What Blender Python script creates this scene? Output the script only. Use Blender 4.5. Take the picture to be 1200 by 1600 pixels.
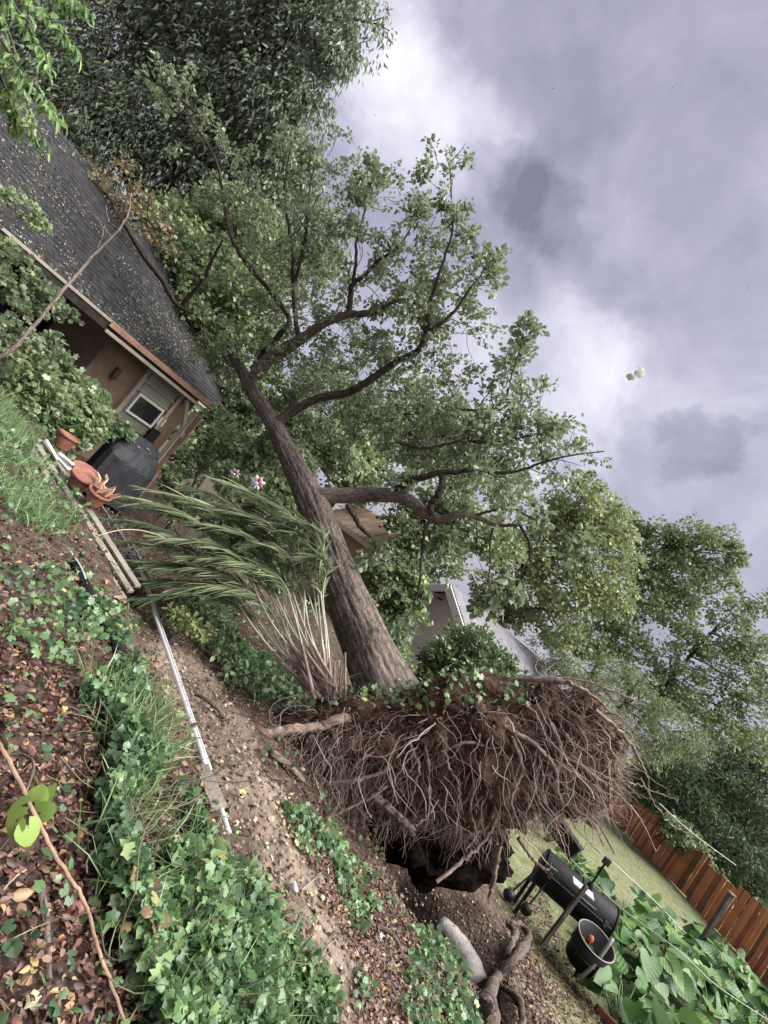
import bpy, bmesh, math, random
import numpy as np
from mathutils import Vector, Matrix, Euler
rng = np.random.default_rng(7)
random.seed(7)
S = bpy.context.scene
for o in list(bpy.data.objects):
    bpy.data.objects.remove(o)
C = S.collection

# ------------------------------------------------------------------ camera
FPX = 850.0
ZC = 3.1
ROLL, PITCH = math.radians(37), math.radians(5)
cr, sr = math.cos(ROLL), math.sin(ROLL)
FW = np.array([0, math.cos(PITCH), math.sin(PITCH)])
RW = np.array([1.0, 0, 0])
UW = np.array([0, -math.sin(PITCH), math.cos(PITCH)])
CR = cr*RW + sr*UW           # picture right
CU = cr*UW - sr*RW           # picture up
CAM = np.array([0, 0, ZC])
cd = bpy.data.cameras.new('camera')
cam = bpy.data.objects.new('camera', cd); C.objects.link(cam)
cam.matrix_world = Matrix(((CR[0], CU[0], -FW[0], 0), (CR[1], CU[1], -FW[1], 0), (CR[2], CU[2], -FW[2], ZC), (0, 0, 0, 1)))
cd.sensor_fit = 'VERTICAL'; cd.sensor_height = 36; cd.lens = FPX/1600*36
cd.clip_end = 3000; cd.clip_start = 0.05
S.camera = cam

def ray(px, py):
    return FW + CR*((px-600)/FPX) - CU*((py-800)/FPX)
def P(px, py, d):
    return CAM + ray(px, py)*d

# ------------------------------------------------------------------ world, sun, exposure
SUN_EL, SUN_AZ = math.radians(52), math.radians(105)   # azimuth from +Y towards +X
W = bpy.data.worlds.new('World'); S.world = W; W.use_nodes = True
nt = W.node_tree; nt.nodes.clear()
def N(tree, t, **kw):
    n = tree.nodes.new(t)
    for k, v in kw.items(): setattr(n, k, v)
    return n
out = N(nt, 'ShaderNodeOutputWorld'); bg = N(nt, 'ShaderNodeBackground'); nt.links.new(bg.outputs[0], out.inputs[0])
bg.inputs[1].default_value = 0.1
sky = N(nt, 'ShaderNodeTexSky', sky_type='NISHITA', sun_disc=False); sky.sun_elevation = SUN_EL; sky.sun_rotation = SUN_AZ
sky.air_density = 1.5; sky.dust_density = 3
tc = N(nt, 'ShaderNodeTexCoord'); sep = N(nt, 'ShaderNodeSeparateXYZ'); nt.links.new(tc.outputs['Generated'], sep.inputs[0])
def M_(op, a, b=None, tree=nt, clamp=False):
    n = N(tree, 'ShaderNodeMath', operation=op); n.use_clamp = clamp
    for i, v in enumerate((a, b)):
        if v is None: continue
        if isinstance(v, (int, float)): n.inputs[i].default_value = v
        else: tree.links.new(v, n.inputs[i])
    return n.outputs[0]
zz = M_('MAXIMUM', M_('ADD', sep.outputs[2], 0.22), 0.12)
cmb = N(nt, 'ShaderNodeCombineXYZ')
nt.links.new(M_('DIVIDE', sep.outputs[0], zz), cmb.inputs[0]); nt.links.new(M_('DIVIDE', sep.outputs[1], zz), cmb.inputs[1])
def noise(sc, det, rough, dist, off, d3=False):
    mp = N(nt, 'ShaderNodeMapping'); mp.inputs['Location'].default_value = off; nt.links.new(tc.outputs['Generated'] if d3 else cmb.outputs[0], mp.inputs[0])
    n = N(nt, 'ShaderNodeTexNoise'); n.inputs['Scale'].default_value = sc; n.inputs['Detail'].default_value = det
    n.inputs['Roughness'].default_value = rough; n.inputs['Distortion'].default_value = dist
    nt.links.new(mp.outputs[0], n.inputs[0]); return n
n1 = noise(1.9, 9, .56, .3, (3.1, 1.2, 0)); n2 = noise(4.6, 10, .6, .3, (7.7, 4.1, 2), True)
# bent direction, so clouds given a direction have ragged edges
nv = noise(5.0, 10, .6, .2, (1.7, 9.1, 0), True)
vs = N(nt, 'ShaderNodeVectorMath', operation='SUBTRACT'); nt.links.new(nv.outputs['Color'], vs.inputs[0]); vs.inputs[1].default_value = (.5, .5, .5)
vm = N(nt, 'ShaderNodeVectorMath', operation='SCALE'); nt.links.new(vs.outputs[0], vm.inputs[0]); vm.inputs['Scale'].default_value = .26
va = N(nt, 'ShaderNodeVectorMath', operation='ADD'); nt.links.new(tc.outputs['Generated'], va.inputs[0]); nt.links.new(vm.outputs[0], va.inputs[1])
vn = N(nt, 'ShaderNodeVectorMath', operation='NORMALIZE'); nt.links.new(va.outputs[0], vn.inputs[0])
def cap(px, py, rpx, soft, amp):
    d = ray(px, py); d = d/np.linalg.norm(d)
    dt = N(nt, 'ShaderNodeVectorMath', operation='DOT_PRODUCT'); nt.links.new(vn.outputs[0], dt.inputs[0]); dt.inputs[1].default_value = tuple(d)
    a = math.atan(rpx/FPX/np.linalg.norm(ray(px, py)))
    mr = N(nt, 'ShaderNodeMapRange', interpolation_type='SMOOTHSTEP')
    nt.links.new(dt.outputs['Value'], mr.inputs[0])
    mr.inputs[1].default_value = math.cos(min(1.5, a*(1+soft))); mr.inputs[2].default_value = math.cos(a*max(0.02, 1-soft))
    mr.inputs[3].default_value = 0; mr.inputs[4].default_value = amp
    return mr.outputs[0]
val = M_('ADD', M_('MULTIPLY', M_('SUBTRACT', n1.outputs[0], .5), 0.55), M_('MULTIPLY', M_('SUBTRACT', n2.outputs[0], .5), 1.0))
val = M_('ADD', val, .42)
for args in [(600, 80, 65, .9, .22), (690, 205, 75, .9, .32), (560, 170, 70, .9, .06), (790, 590, 110, .9, .2), (850, 610, 90, .9, .14), (1010, 720, 150, .9, .12),
             (865, 325, 62, .3, -.19), (800, 300, 58, .3, -.17), (745, 260, 42, .3, -.13), (850, 310, 110, .9, -.08), (935, 420, 50, .6, -.10), (1090, 700, 52, .3, -.24), (1180, 720, 60, .6, -.10), (940, 300, 60, .6, .10), (760, 180, 70, .8, .10),
             (1130, 480, 130, .9, .08)]:
    val = M_('ADD', val, cap(*args))
rp = N(nt, 'ShaderNodeValToRGB'); nt.links.new(val, rp.inputs[0])
els = rp.color_ramp.elements
els[0].position = 0.0; els[0].color = (.22, .212, .29, 1)
els[1].position = 1.0; els[1].color = (1.05, 1.03, 1.08, 1)
for p_, c_ in [(.28, (.38, .362, .475, 1)), (.52, (.53, .505, .635, 1)), (.76, (.78, .75, .88, 1))]:
    e = els.new(p_); e.color = c_
CLOUD = 1.36
sc_ = N(nt, 'ShaderNodeVectorMath', operation='SCALE'); nt.links.new(rp.outputs[0], sc_.inputs[0]); sc_.inputs['Scale'].default_value = CLOUD
mx = N(nt, 'ShaderNodeMix', data_type='RGBA'); mx.inputs[0].default_value = .97
nt.links.new(sky.outputs[0], mx.inputs[6]); nt.links.new(sc_.outputs[0], mx.inputs[7]); nt.links.new(mx.outputs[2], bg.inputs[0])
sl = bpy.data.lights.new('sun', 'SUN'); sl.energy = 1.5; sl.angle = math.radians(65); sl.color = (1, .97, .93)
so = bpy.data.objects.new('sun', sl); C.objects.link(so)
sd = Vector((math.sin(SUN_AZ)*math.cos(SUN_EL), math.cos(SUN_AZ)*math.cos(SUN_EL), math.sin(SUN_EL)))
so.rotation_euler = sd.to_track_quat('Z', 'Y').to_euler(); so.location = (0, 0, 60)
S.view_settings.view_transform = 'Standard'; S.view_settings.look = 'None'; S.view_settings.gamma = 1
S.view_settings.exposure = 2.82; S.view_settings.use_curve_mapping = False

# ------------------------------------------------------------------ numeric helpers
def nrm(v):
    v = np.asarray(v, float); return v/np.maximum(np.linalg.norm(v, axis=-1, keepdims=True), 1e-9)
def _hash(i, j, k):
    n = (i*374761393 + j*668265263 + k*2147483647 % 1000003) & 0xffffffff
    n = ((n ^ (n >> 13))*1274126177) & 0xffffffff
    n = n ^ (n >> 16)
    return (n & 0xffff)/65535.0
def vnoise(p):
    p = np.asarray(p, float); f = np.floor(p).astype(np.int64); t = p-f; t = t*t*(3-2*t)
    r = 0
    for a in (0, 1):
        for b in (0, 1):
            for c in (0, 1):
                w = (t[..., 0] if a else 1-t[..., 0])*(t[..., 1] if b else 1-t[..., 1])*(t[..., 2] if c else 1-t[..., 2])
                r = r + w*_hash(f[..., 0]+a+1000, f[..., 1]+b+1000, f[..., 2]+c+1000)
    return r*2-1
def fbm(p, o=4, g=.5):
    p = np.asarray(p, float); r = 0; a = 1
    for i in range(o):
        r = r + a*vnoise(p*(2**i)+i*17.3); a *= g
    return r
def sstep(a, b, x):
    t = np.clip((x-a)/(b-a), 0, 1); return t*t*(3-2*t)
def crom(pts, n):
    p = np.asarray(pts, float)
    if len(p) == 2:
        return p[0]+(p[1]-p[0])*np.linspace(0, 1, n)[:, None]
    q = np.vstack([2*p[0]-p[1], p, 2*p[-1]-p[-2]])
    out_ = []
    for t in np.linspace(0, len(p)-1-1e-6, n):
        i = int(t); u = t-i
        a, b, c, d = q[i], q[i+1], q[i+2], q[i+3]
        out_.append(.5*((2*b)+(-a+c)*u+(2*a-5*b+4*c-d)*u*u+(-a+3*b-3*c+d)*u**3))
    return np.array(out_)

# ------------------------------------------------------------------ mesh helpers
def tag(o, label=None, cat=None, group=None, kind=None):
    if label: o['label'] = label
    if cat: o['category'] = cat
    if group: o['group'] = group
    if kind: o['kind'] = kind
    return o
def empty(name, loc, label, cat, group=None, rz=0):
    o = bpy.data.objects.new(name, None); C.objects.link(o); o.empty_display_size = .1
    o.location = tuple(loc); o.rotation_euler = (0, 0, rz)
    return tag(o, label, cat, group)
def link(name, me, mat=None, parent=None):
    o = bpy.data.objects.new(name, me); C.objects.link(o)
    if mat is not None and not me.materials: me.materials.append(mat)
    if parent is not None:
        o.parent = parent          # geometry given in world coordinates unless stated: undo parent's transform
        if parent.parent is None: o.matrix_parent_inverse = parent.matrix_basis.inverted()
    return o
def mesh_arrays(name, V, F, smooth=True, attrs=None, uv=None):
    """V (n,3); F list of (m,k) int arrays"""
    me = bpy.data.meshes.new(name)
    V = np.asarray(V, np.float32)
    if isinstance(F, np.ndarray): F = [F]
    F = [np.asarray(f, np.int32) for f in F if len(f)]
    me.vertices.add(len(V)); me.vertices.foreach_set('co', V.ravel())
    nl = sum(f.size for f in F); npoly = sum(len(f) for f in F)
    me.loops.add(nl); me.polygons.add(npoly)
    li = np.concatenate([f.ravel() for f in F]) if F else np.zeros(0, np.int32)
    me.loops.foreach_set('vertex_index', li)
    tot = np.concatenate([np.full(len(f), f.shape[1], np.int32) for f in F])
    st = np.concatenate([[0], np.cumsum(tot)[:-1]]).astype(np.int32)
    me.polygons.foreach_set('loop_start', st)
    try: me.polygons.foreach_set('loop_total', tot)
    except Exception: pass
    if smooth: me.polygons.foreach_set('use_smooth', np.ones(npoly, bool))
    if attrs:
        for k, a in attrs.items():
            at = me.attributes.new(k, 'FLOAT', 'POINT'); at.data.foreach_set('value', np.asarray(a, np.float32))
    if uv is not None:
        l = me.uv_layers.new(name='uv'); l.data.foreach_set('uv', np.asarray(uv, np.float32)[li].ravel())
    me.update(calc_edges=True); me.validate()
    return me

# leaf templates: x across, y along, z normal
def T_(v, f): return (np.array(v, float), [np.array(a) for a in f])
T_DIAMOND = T_([(0, 0, 0), (-.5, .45, .08), (0, 1, -.05), (.5, .45, .08)], [[(0, 3, 2), (0, 2, 1)]])
T_NARROW = T_([(0, 0, 0), (-.13, .4, .05), (0, 1, -.12), (.13, .4, .05)], [[(0, 3, 2), (0, 2, 1)]])
T_OVAL = T_([(0, 0, 0), (-.26, .3, .07), (-.24, .68, .05), (0, 1, -.1), (.24, .68, .05), (.26, .3, .07), (0, .5, 0)],
            [[(0, 6, 1), (6, 2, 1), (6, 3, 2), (0, 5, 6), (5, 4, 6), (4, 3, 6)]])
def lobed(lobes, depth, asp=1.0, seed=0):
    # palmate / lobed leaf as a fan
    v = [(0, .38, .03)]; n = lobes*2
    for i in range(n+1):
        a = math.radians(-150+300*i/n)
        r = .62 if i % 2 else .62*depth
        if i in (0, n): r = .36
        # elongated towards the tip
        k = 1+.12*math.cos(a)
        v.append((math.sin(a)*r*asp*k, .38+math.cos(a)*r*k, -.10*r*r*4*(.5 if i % 2 else .2)))
    f = [(0, i+2, i+1) for i in range(n)]
    return T_(v, [f])
def outline(half, asp=1.0, cup=.10, wav=.03):
    """leaf as a fan round its middle; half = (degrees from the tip, radius) down one side"""
    pts = [(-a, r) for a, r in half[::-1] if a > 0]+list(half)
    v = [(0, .40, .02)]
    for i, (a, r) in enumerate(pts):
        t = math.radians(a); v.append((math.sin(t)*r*asp, .40+math.cos(t)*r, -cup*r*r*3+wav*(-1)**i))
    return T_(v, [[(0, i+2, i+1) for i in range(len(pts)-1)]])
T_IVY = outline([(0, .62), (22, .45), (42, .47), (60, .55), (82, .42), (115, .46), (140, .42), (165, .30)], 1.05)
T_MAPLE = outline([(0, .62), (20, .43), (38, .47), (58, .58), (80, .40), (105, .45), (140, .36), (165, .26)], 1.1, .14, .04)
T_CLUSTER = outline([(0, .60), (30, .46), (60, .50), (95, .40), (140, .36), (170, .25)], 1.0, .16, .04)
T_ROUND = outline([(0, .58), (25, .50), (55, .52), (90, .46), (130, .43), (165, .36)], 1.0, .12, .03)
T_BIG = outline([(0, .62), (18, .56), (40, .47), (70, .42), (100, .42), (135, .41), (165, .40)], .95, .08, .012)
T_BLADE = T_([(-.5, 0, 0), (.5, 0, 0), (-.42, .4, .0), (.42, .4, .0), (-.26, .75, -.12), (.26, .75, -.12), (0, 1, -.3)],
             [[(0, 1, 3, 2), (2, 3, 5, 4)], [(4, 5, 6)]])
def leaves_mesh(name, pts, axis, normal, size, T, width=None, bend=None, rnd=None):
    tv, tf = T
    pts = np.asarray(pts, float); n = len(pts); K = len(tv)
    y = nrm(axis); z = np.asarray(normal, float); z = nrm(z-(z*y).sum(1, keepdims=True)*y); x = np.cross(y, z)
    size = np.broadcast_to(np.asarray(size, float), (n,))
    w = size if width is None else np.broadcast_to(np.asarray(width, float), (n,))
    b = np.ones(n) if bend is None else bend
    V = pts[:, None, :] + (tv[None, :, 0]*w[:, None])[..., None]*x[:, None, :] + (tv[None, :, 1]*size[:, None])[..., None]*y[:, None, :] \
        + (tv[None, :, 2]*(size*b)[:, None])[..., None]*z[:, None, :]
    F = []
    for f in tf:
        F.append((f[None, :, :]+(np.arange(n)*K)[:, None, None]).reshape(-1, f.shape[1]))
    r = rng.random(n) if rnd is None else rnd
    return mesh_arrays(name, V.reshape(-1, 3), F, True, {'rnd': np.repeat(r, K), 'along': np.tile(tv[:, 1], n)})
class TB:
    """collects tubes into one mesh"""
    def __init__(s): s.V = []; s.F = []; s.U = []; s.n = 0; s.R = []
    def add(s, pts, rad, sides=6, cap_=False, flat=1.0, rough=0.0):
        p = np.asarray(pts, float); m = len(p); rad = np.broadcast_to(np.asarray(rad, float), (m,))
        t = np.gradient(p, axis=0); t = nrm(t)
        a = np.array([0, 0, 1.]) if abs(t[0][2]) < .9 else np.array([1., 0, 0])
        nn = np.zeros((m, 3)); v = nrm(np.cross(t[0], a)); 
        for i in range(m):
            v = v-np.dot(v, t[i])*t[i]; v = v/max(1e-9, np.linalg.norm(v)); nn[i] = v
        bb = np.cross(t, nn)
        th = np.linspace(0, 2*np.pi, sides+1)   # seam vertex repeated for uv
        ring = np.cos(th)[None, :, None]*nn[:, None, :] + flat*np.sin(th)[None, :, None]*bb[:, None, :]
        V = p[:, None, :]+ring*rad[:, None, None]
        L = np.concatenate([[0], np.cumsum(np.linalg.norm(np.diff(p, axis=0), axis=1))])
        U = np.stack([np.broadcast_to(th[None, :]*rad.mean(), (m, sides+1)), np.broadcast_to(L[:, None], (m, sides+1))], -1)
        k = sides+1; n0 = s.n
        i0 = (np.arange(m-1)[:, None]*k+np.arange(sides)[None, :]).ravel()
        F = np.stack([i0, i0+1, i0+k+1, i0+k], 1)+s.n
        s.V.append(V.reshape(-1, 3)); s.U.append(U.reshape(-1, 2)); s.F.append(F); s.n += m*k
        s.R.append(np.full(m*k, random.random()))
        if cap_:
            for e, rev in ((0, True), (m-1, False)):
                s.V.append(p[e][None]); s.U.append(np.zeros((1, 2))); s.R.append(np.array([.5]))
                j = np.arange(sides)+n0+e*k
                s.F.append(np.stack([np.full(sides, s.n), j+1, j] if rev else [np.full(sides, s.n), j, j+1], 1)); s.n += 1
        return V
    def mesh(s, name):
        q = [f for f in s.F if f.shape[1] == 4]; t = [f for f in s.F if f.shape[1] == 3]
        F = []
        if q: F.append(np.concatenate(q))
        if t: F.append(np.concatenate(t))
        return mesh_arrays(name, np.concatenate(s.V), F, True, {'rnd': np.concatenate(s.R)}, np.concatenate(s.U))
def frame(o, x, y):
    x = Vector(x).normalized(); y = Vector(y); y = (y-x*y.dot(x)).normalized(); z = x.cross(y)
    return Matrix(((x[0], y[0], z[0], o[0]), (x[1], y[1], z[1], o[1]), (x[2], y[2], z[2], o[2]), (0, 0, 0, 1)))
def box_bm(bm, M, sx, sy, sz, bev=.0):
    """box centred on M with full sizes"""
    r = bmesh.ops.create_cube(bm, size=1, matrix=M @ Matrix.Diagonal((sx, sy, sz, 1)))
    if bev:
        es = list({e for v in r['verts'] for e in v.link_edges})
        bmesh.ops.bevel(bm, geom=es, offset=bev, segments=1, affect='EDGES')
def bm_mesh(bm, name, smooth=False):
    me = bpy.data.meshes.new(name); bm.to_mesh(me); bm.free()
    if smooth:
        me.polygons.foreach_set('use_smooth', np.ones(len(me.polygons), bool))
    return me
def box(name, M, sx, sy, sz, mat, parent, bev=.004):
    bm = bmesh.new(); box_bm(bm, M, sx, sy, sz, bev); return link(name, bm_mesh(bm, name), mat, parent)
def beam(name, a, b, w, h, mat, parent, up=(0, 0, 1), bev=.004):
    a, b = Vector(a), Vector(b); x = b-a
    M = frame((a+b)/2, x, Vector(up).cross(x))
    return box(name, M, x.length, w, h, mat, parent, bev)
def lathe(prof, n=24, name='lathe'):
    bm = bmesh.new(); rings = []
    for r, z in prof:
        rings.append([bm.verts.new((r*math.cos(2*math.pi*i/n), r*math.sin(2*math.pi*i/n), z)) for i in range(n)])
    for a, b in zip(rings, rings[1:]):
        for i in range(n):
            bm.faces.new((a[i], a[(i+1) % n], b[(i+1) % n], b[i]))
    return bm

# ------------------------------------------------------------------ materials
def mat(name, base=(.5, .5, .5), rough=.7, spec=.3, metal=0.):
    m = bpy.data.materials.new(name); m.use_nodes = True
    b = m.node_tree.nodes['Principled BSDF']
    b.inputs['Base Color'].default_value = (*base, 1); b.inputs['Roughness'].default_value = rough
    b.inputs['Specular IOR Level'].default_value = spec; b.inputs['Metallic'].default_value = metal
    return m
SATUR = .82
def dsat(c, k=None):
    k = SATUR if k is None else k; l = .3*c[0]+.59*c[1]+.11*c[2]
    return tuple(max(.003, l+(v-l)*k) for v in c)
def ramp(t, cols):
    cols = [(p_, dsat(c_)) for p_, c_ in cols]
    r = N(t, 'ShaderNodeValToRGB'); e = r.color_ramp.elements
    e[0].position = cols[0][0]; e[0].color = (*cols[0][1], 1); e[1].position = cols[-1][0]; e[1].color = (*cols[-1][1], 1)
    for p_, c_ in cols[1:-1]:
        x = e.new(p_); x.color = (*c_, 1)
    return r
def mat_noise(name, cols, scale=4, detail=8, rough=.85, spec=.2, bump=.3, bscale=None, coord='Object', stretch=(1, 1, 1), dist=0, bdist=.02, metal=0.):
    m = mat(name, (.5, .5, .5), rough, spec, metal); t = m.node_tree; b = t.nodes['Principled BSDF']
    co = N(t, 'ShaderNodeTexCoord'); mp = N(t, 'ShaderNodeMapping'); mp.inputs['Scale'].default_value = stretch
    t.links.new(co.outputs[coord], mp.inputs[0])
    n = N(t, 'ShaderNodeTexNoise'); n.inputs['Scale'].default_value = scale; n.inputs['Detail'].default_value = detail; n.inputs['Distortion'].default_value = dist
    n.inputs['Roughness'].default_value = .62
    t.links.new(mp.outputs[0], n.inputs[0]); r = ramp(t, cols); t.links.new(n.outputs[0], r.inputs[0]); t.links.new(r.outputs[0], b.inputs['Base Color'])
    if bump:
        n2 = N(t, 'ShaderNodeTexNoise'); n2.inputs['Scale'].default_value = bscale or scale*3; n2.inputs['Detail'].default_value = 6
        t.links.new(mp.outputs[0], n2.inputs[0])
        bp = N(t, 'ShaderNodeBump'); bp.inputs['Strength'].default_value = bump; bp.inputs['Distance'].default_value = bdist
        t.links.new(n2.outputs[0], bp.inputs['Height']); t.links.new(bp.outputs[0], b.inputs['Normal'])
    return m
def mat_leaf(name, cols, under=None, rough=.42, trans=.28, spec=.45, hue=True):
    """colour of each leaf drawn from cols; a paler underside as real leaves have"""
    cols = [(p_, (c_[0]*1.0, c_[1]*1.04, min(.8, c_[2]*1.10))) for p_, c_ in cols]
    m = bpy.data.materials.new(name); m.use_nodes = True; t = m.node_tree; b = t.nodes['Principled BSDF']
    a = N(t, 'ShaderNodeAttribute', attribute_name='rnd'); r = ramp(t, cols); t.links.new(a.outputs['Fac'], r.inputs[0])
    col = r.outputs[0]
    if under:
        g = N(t, 'ShaderNodeNewGeometry'); mx = N(t, 'ShaderNodeMix', data_type='RGBA')
        f = M_('MULTIPLY', g.outputs['Backfacing'], .75, t)
        t.links.new(f, mx.inputs[0]); t.links.new(col, mx.inputs[6]); mx.inputs[7].default_value = (*under, 1); col = mx.outputs[2]
    t.links.new(col, b.inputs['Base Color']); b.inputs['Roughness'].default_value = rough; b.inputs['Specular IOR Level'].default_value = spec
    if trans:
        tr = N(t, 'ShaderNodeBsdfTranslucent'); t.links.new(col, tr.inputs[0])
        ms = N(t, 'ShaderNodeMixShader'); ms.inputs[0].default_value = trans
        t.links.new(b.outputs[0], ms.inputs[1]); t.links.new(tr.outputs[0], ms.inputs[2])
        t.links.new(ms.outputs[0], t.nodes['Material Output'].inputs[0])
    return m
def mat_bark(name, c0, c1, c2, su=9, sv=2.2, bump=.9, rough=.85):
    m = mat(name, c1, rough, .25); t = m.node_tree; b = t.nodes['Principled BSDF']
    uv = N(t, 'ShaderNodeUVMap'); mp = N(t, 'ShaderNodeMapping'); mp.inputs['Scale'].default_value = (su, sv, 1); t.links.new(uv.outputs[0], mp.inputs[0])
    n = N(t, 'ShaderNodeTexNoise'); n.inputs['Scale'].default_value = 4; n.inputs['Detail'].default_value = 8; n.inputs['Distortion'].default_value = .8
    t.links.new(mp.outputs[0], n.inputs[0])
    co = N(t, 'ShaderNodeTexCoord'); n2 = N(t, 'ShaderNodeTexNoise'); n2.inputs['Scale'].default_value = 2.5; n2.inputs['Detail'].default_value = 5; t.links.new(co.outputs['Object'], n2.inputs[0])
    mixv = M_('ADD', M_('MULTIPLY', n.outputs[0], .65, t), M_('MULTIPLY', n2.outputs[0], .35, t), t)
    r = ramp(t, [(.34, c0), (.5, c1), (.68, c2)]); t.links.new(mixv, r.inputs[0]); t.links.new(r.outputs[0], b.inputs['Base Color'])
    bp = N(t, 'ShaderNodeBump'); bp.inputs['Strength'].default_value = bump; bp.inputs['Distance'].default_value = .02
    t.links.new(n.outputs[0], bp.inputs['Height']); t.links.new(bp.outputs[0], b.inputs['Normal'])
    return m
def mat_rnd(name, cols, rough=.8, spec=.25):
    m = mat(name, (.5, .5, .5), rough, spec); t = m.node_tree
    a = N(t, 'ShaderNodeAttribute', attribute_name='rnd'); r = ramp(t, cols); t.links.new(a.outputs['Fac'], r.inputs[0]); t.links.new(r.outputs[0], t.nodes['Principled BSDF'].inputs['Base Color'])
    return m
MT = {}
MT['hill'] = mat_noise('forest_soil', [(.3, (.035, .022, .016)), (.5, (.085, .055, .04)), (.7, (.16, .11, .08))], 9, 10, .9, .15, .8, 30, bdist=.03)
MT['dirt'] = mat_noise('bare_dirt', [(.28, (.07, .05, .035)), (.46, (.18, .13, .095)), (.6, (.26, .195, .145)), (.75, (.13, .12, .05))], 3.2, 12, .9, .15, .9, 22, bdist=.04)
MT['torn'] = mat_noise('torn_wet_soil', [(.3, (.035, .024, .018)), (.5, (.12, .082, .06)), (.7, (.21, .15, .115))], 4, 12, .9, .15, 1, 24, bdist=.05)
def hole_shade_mix(m):  # paints the shade of the hollow into the soil colour as near-black
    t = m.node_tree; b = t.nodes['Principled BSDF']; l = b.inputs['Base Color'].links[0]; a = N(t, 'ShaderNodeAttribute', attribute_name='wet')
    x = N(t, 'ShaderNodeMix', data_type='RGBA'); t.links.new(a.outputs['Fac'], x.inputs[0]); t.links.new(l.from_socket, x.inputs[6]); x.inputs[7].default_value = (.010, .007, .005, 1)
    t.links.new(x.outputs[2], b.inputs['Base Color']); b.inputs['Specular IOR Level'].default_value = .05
hole_shade_mix(MT['torn'])
MT['lawn'] = mat_noise('lawn_turf', [(.3, (.08, .10, .035)), (.45, (.14, .16, .06)), (.58, (.20, .20, .10)), (.72, (.24, .20, .13))], 3.5, 12, .9, .1, .5, 40)
MT['wetsoil'] = mat_noise('wet_black_soil', [(.3, (.004, .003, .0025)), (.7, (.016, .011, .008))], 6, 8, 1, .0, .8, 20)  # near-black colour standing in for the shade under the root plate
MT['rootsoil'] = mat_noise('root_soil', [(.3, (0.0191, 0.011, 0.0068)), (.5, (0.0742, 0.04, 0.0238)), (.7, (0.159, 0.085, 0.0467))], 7, 12, .9, .15, 1, 22, bdist=.05)
MT['bark'] = mat_bark('wet_bark', (.035, .026, .02), (.135, .10, .08), (.28, .225, .185), 13, 3.2)
MT['bark_dark'] = mat_bark('dark_bark', (.02, .014, .01), (.055, .04, .032), (.12, .09, .075), 7, 2)
MT['bark_grey'] = mat_bark('grey_bark', (.035, .03, .025), (.09, .075, .06), (.16, .135, .11), 7, 2)
MT['root'] = mat_rnd('root_bark', [(0, (0.07, 0.0418, 0.0315)), (.35, (0.18, 0.116, 0.09)), (.7, (0.31, 0.219, 0.176)), (1, (0.46, 0.353, 0.297))], .75)
MT['leaf_fallen'] = mat_leaf('fallen_crown_leaf', [(0, (0.0795, 0.125, 0.0478)), (.5, (0.146, 0.206, 0.0797)), (.85, (0.225, 0.263, 0.0956)), (1, (0.345, 0.3, 0.085))], (0.318, 0.375, 0.234))
MT['leaf_dark'] = mat_leaf('dark_drooping_leaf', [(0, (0.0765, 0.106, 0.0572)), (.6, (0.171, 0.213, 0.113)), (1, (0.323, 0.355, 0.182))], (0.305, 0.355, 0.248), rough=.38)
MT['leaf_mid'] = mat_leaf('mid_green_leaf', [(0, (0.0885, 0.137, 0.0465)), (.5, (0.177, 0.241, 0.0774)), (.85, (0.266, 0.321, 0.101)), (1, (0.413, 0.386, 0.0927))], (0.281, 0.353, 0.185))
MT['leaf_yellow'] = mat_leaf('yellowing_leaf', [(0, (0.106, 0.16, 0.0473)), (.4, (0.211, 0.276, 0.0814)), (.75, (0.33, 0.348, 0.0949)), (1, (0.476, 0.392, 0.0949))], (0.318, 0.377, 0.191))
MT['leaf_rust'] = mat_leaf('rusty_leaf', [(0, (0.132, 0.132, 0.048)), (.5, (0.24, 0.192, 0.066)), (1, (0.384, 0.18, 0.072))], (0.288, 0.216, 0.132))
MT['leaf_pale'] = mat_leaf('pale_bush_leaf', [(0, (0.0877, 0.152, 0.0469)), (.45, (0.176, 0.262, 0.088)), (.8, (0.278, 0.359, 0.14)), (1, (0.439, 0.497, 0.246))], (0.468, 0.552, 0.363))
MT['leaf_gloss'] = mat_leaf('glossy_evergreen_leaf', [(0, (0.0343, 0.072, 0.0245)), (.6, (0.0859, 0.154, 0.0458)), (1, (0.191, 0.288, 0.0689))], (0.191, 0.252, 0.107), rough=.25, spec=.6)
MT['leaf_conifer'] = mat_leaf('conifer_spray', [(0, (0.0432, 0.0793, 0.0382)), (.6, (0.095, 0.152, 0.0689)), (1, (0.156, 0.227, 0.092))], (0.122, 0.169, 0.0843), rough=.6)
MT['leaf_bright'] = mat_leaf('bright_leaf', [(0, (.07, .16, .02)), (.5, (.15, .29, .045)), (1, (.26, .40, .09))], (.34, .45, .25), rough=.3, trans=.4)
MT['ivy'] = mat_leaf('ivy_leaf', [(0, (0.026, 0.0649, 0.026)), (.4, (0.0826, 0.177, 0.0531)), (.75, (0.165, 0.295, 0.0826)), (.9, (0.26, 0.389, 0.118)), (.965, (0.425, 0.425, 0.106)), (1, (0.26, 0.142, 0.0708))], (0.224, 0.319, 0.189), rough=.32, spec=.5)
MT['blade'] = mat_leaf('long_grass_blade', [(0, (0.057, 0.121, 0.0343)), (.6, (0.143, 0.243, 0.0687)), (1, (0.314, 0.377, 0.149))], (0.285, 0.363, 0.183), rough=.35)
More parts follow.
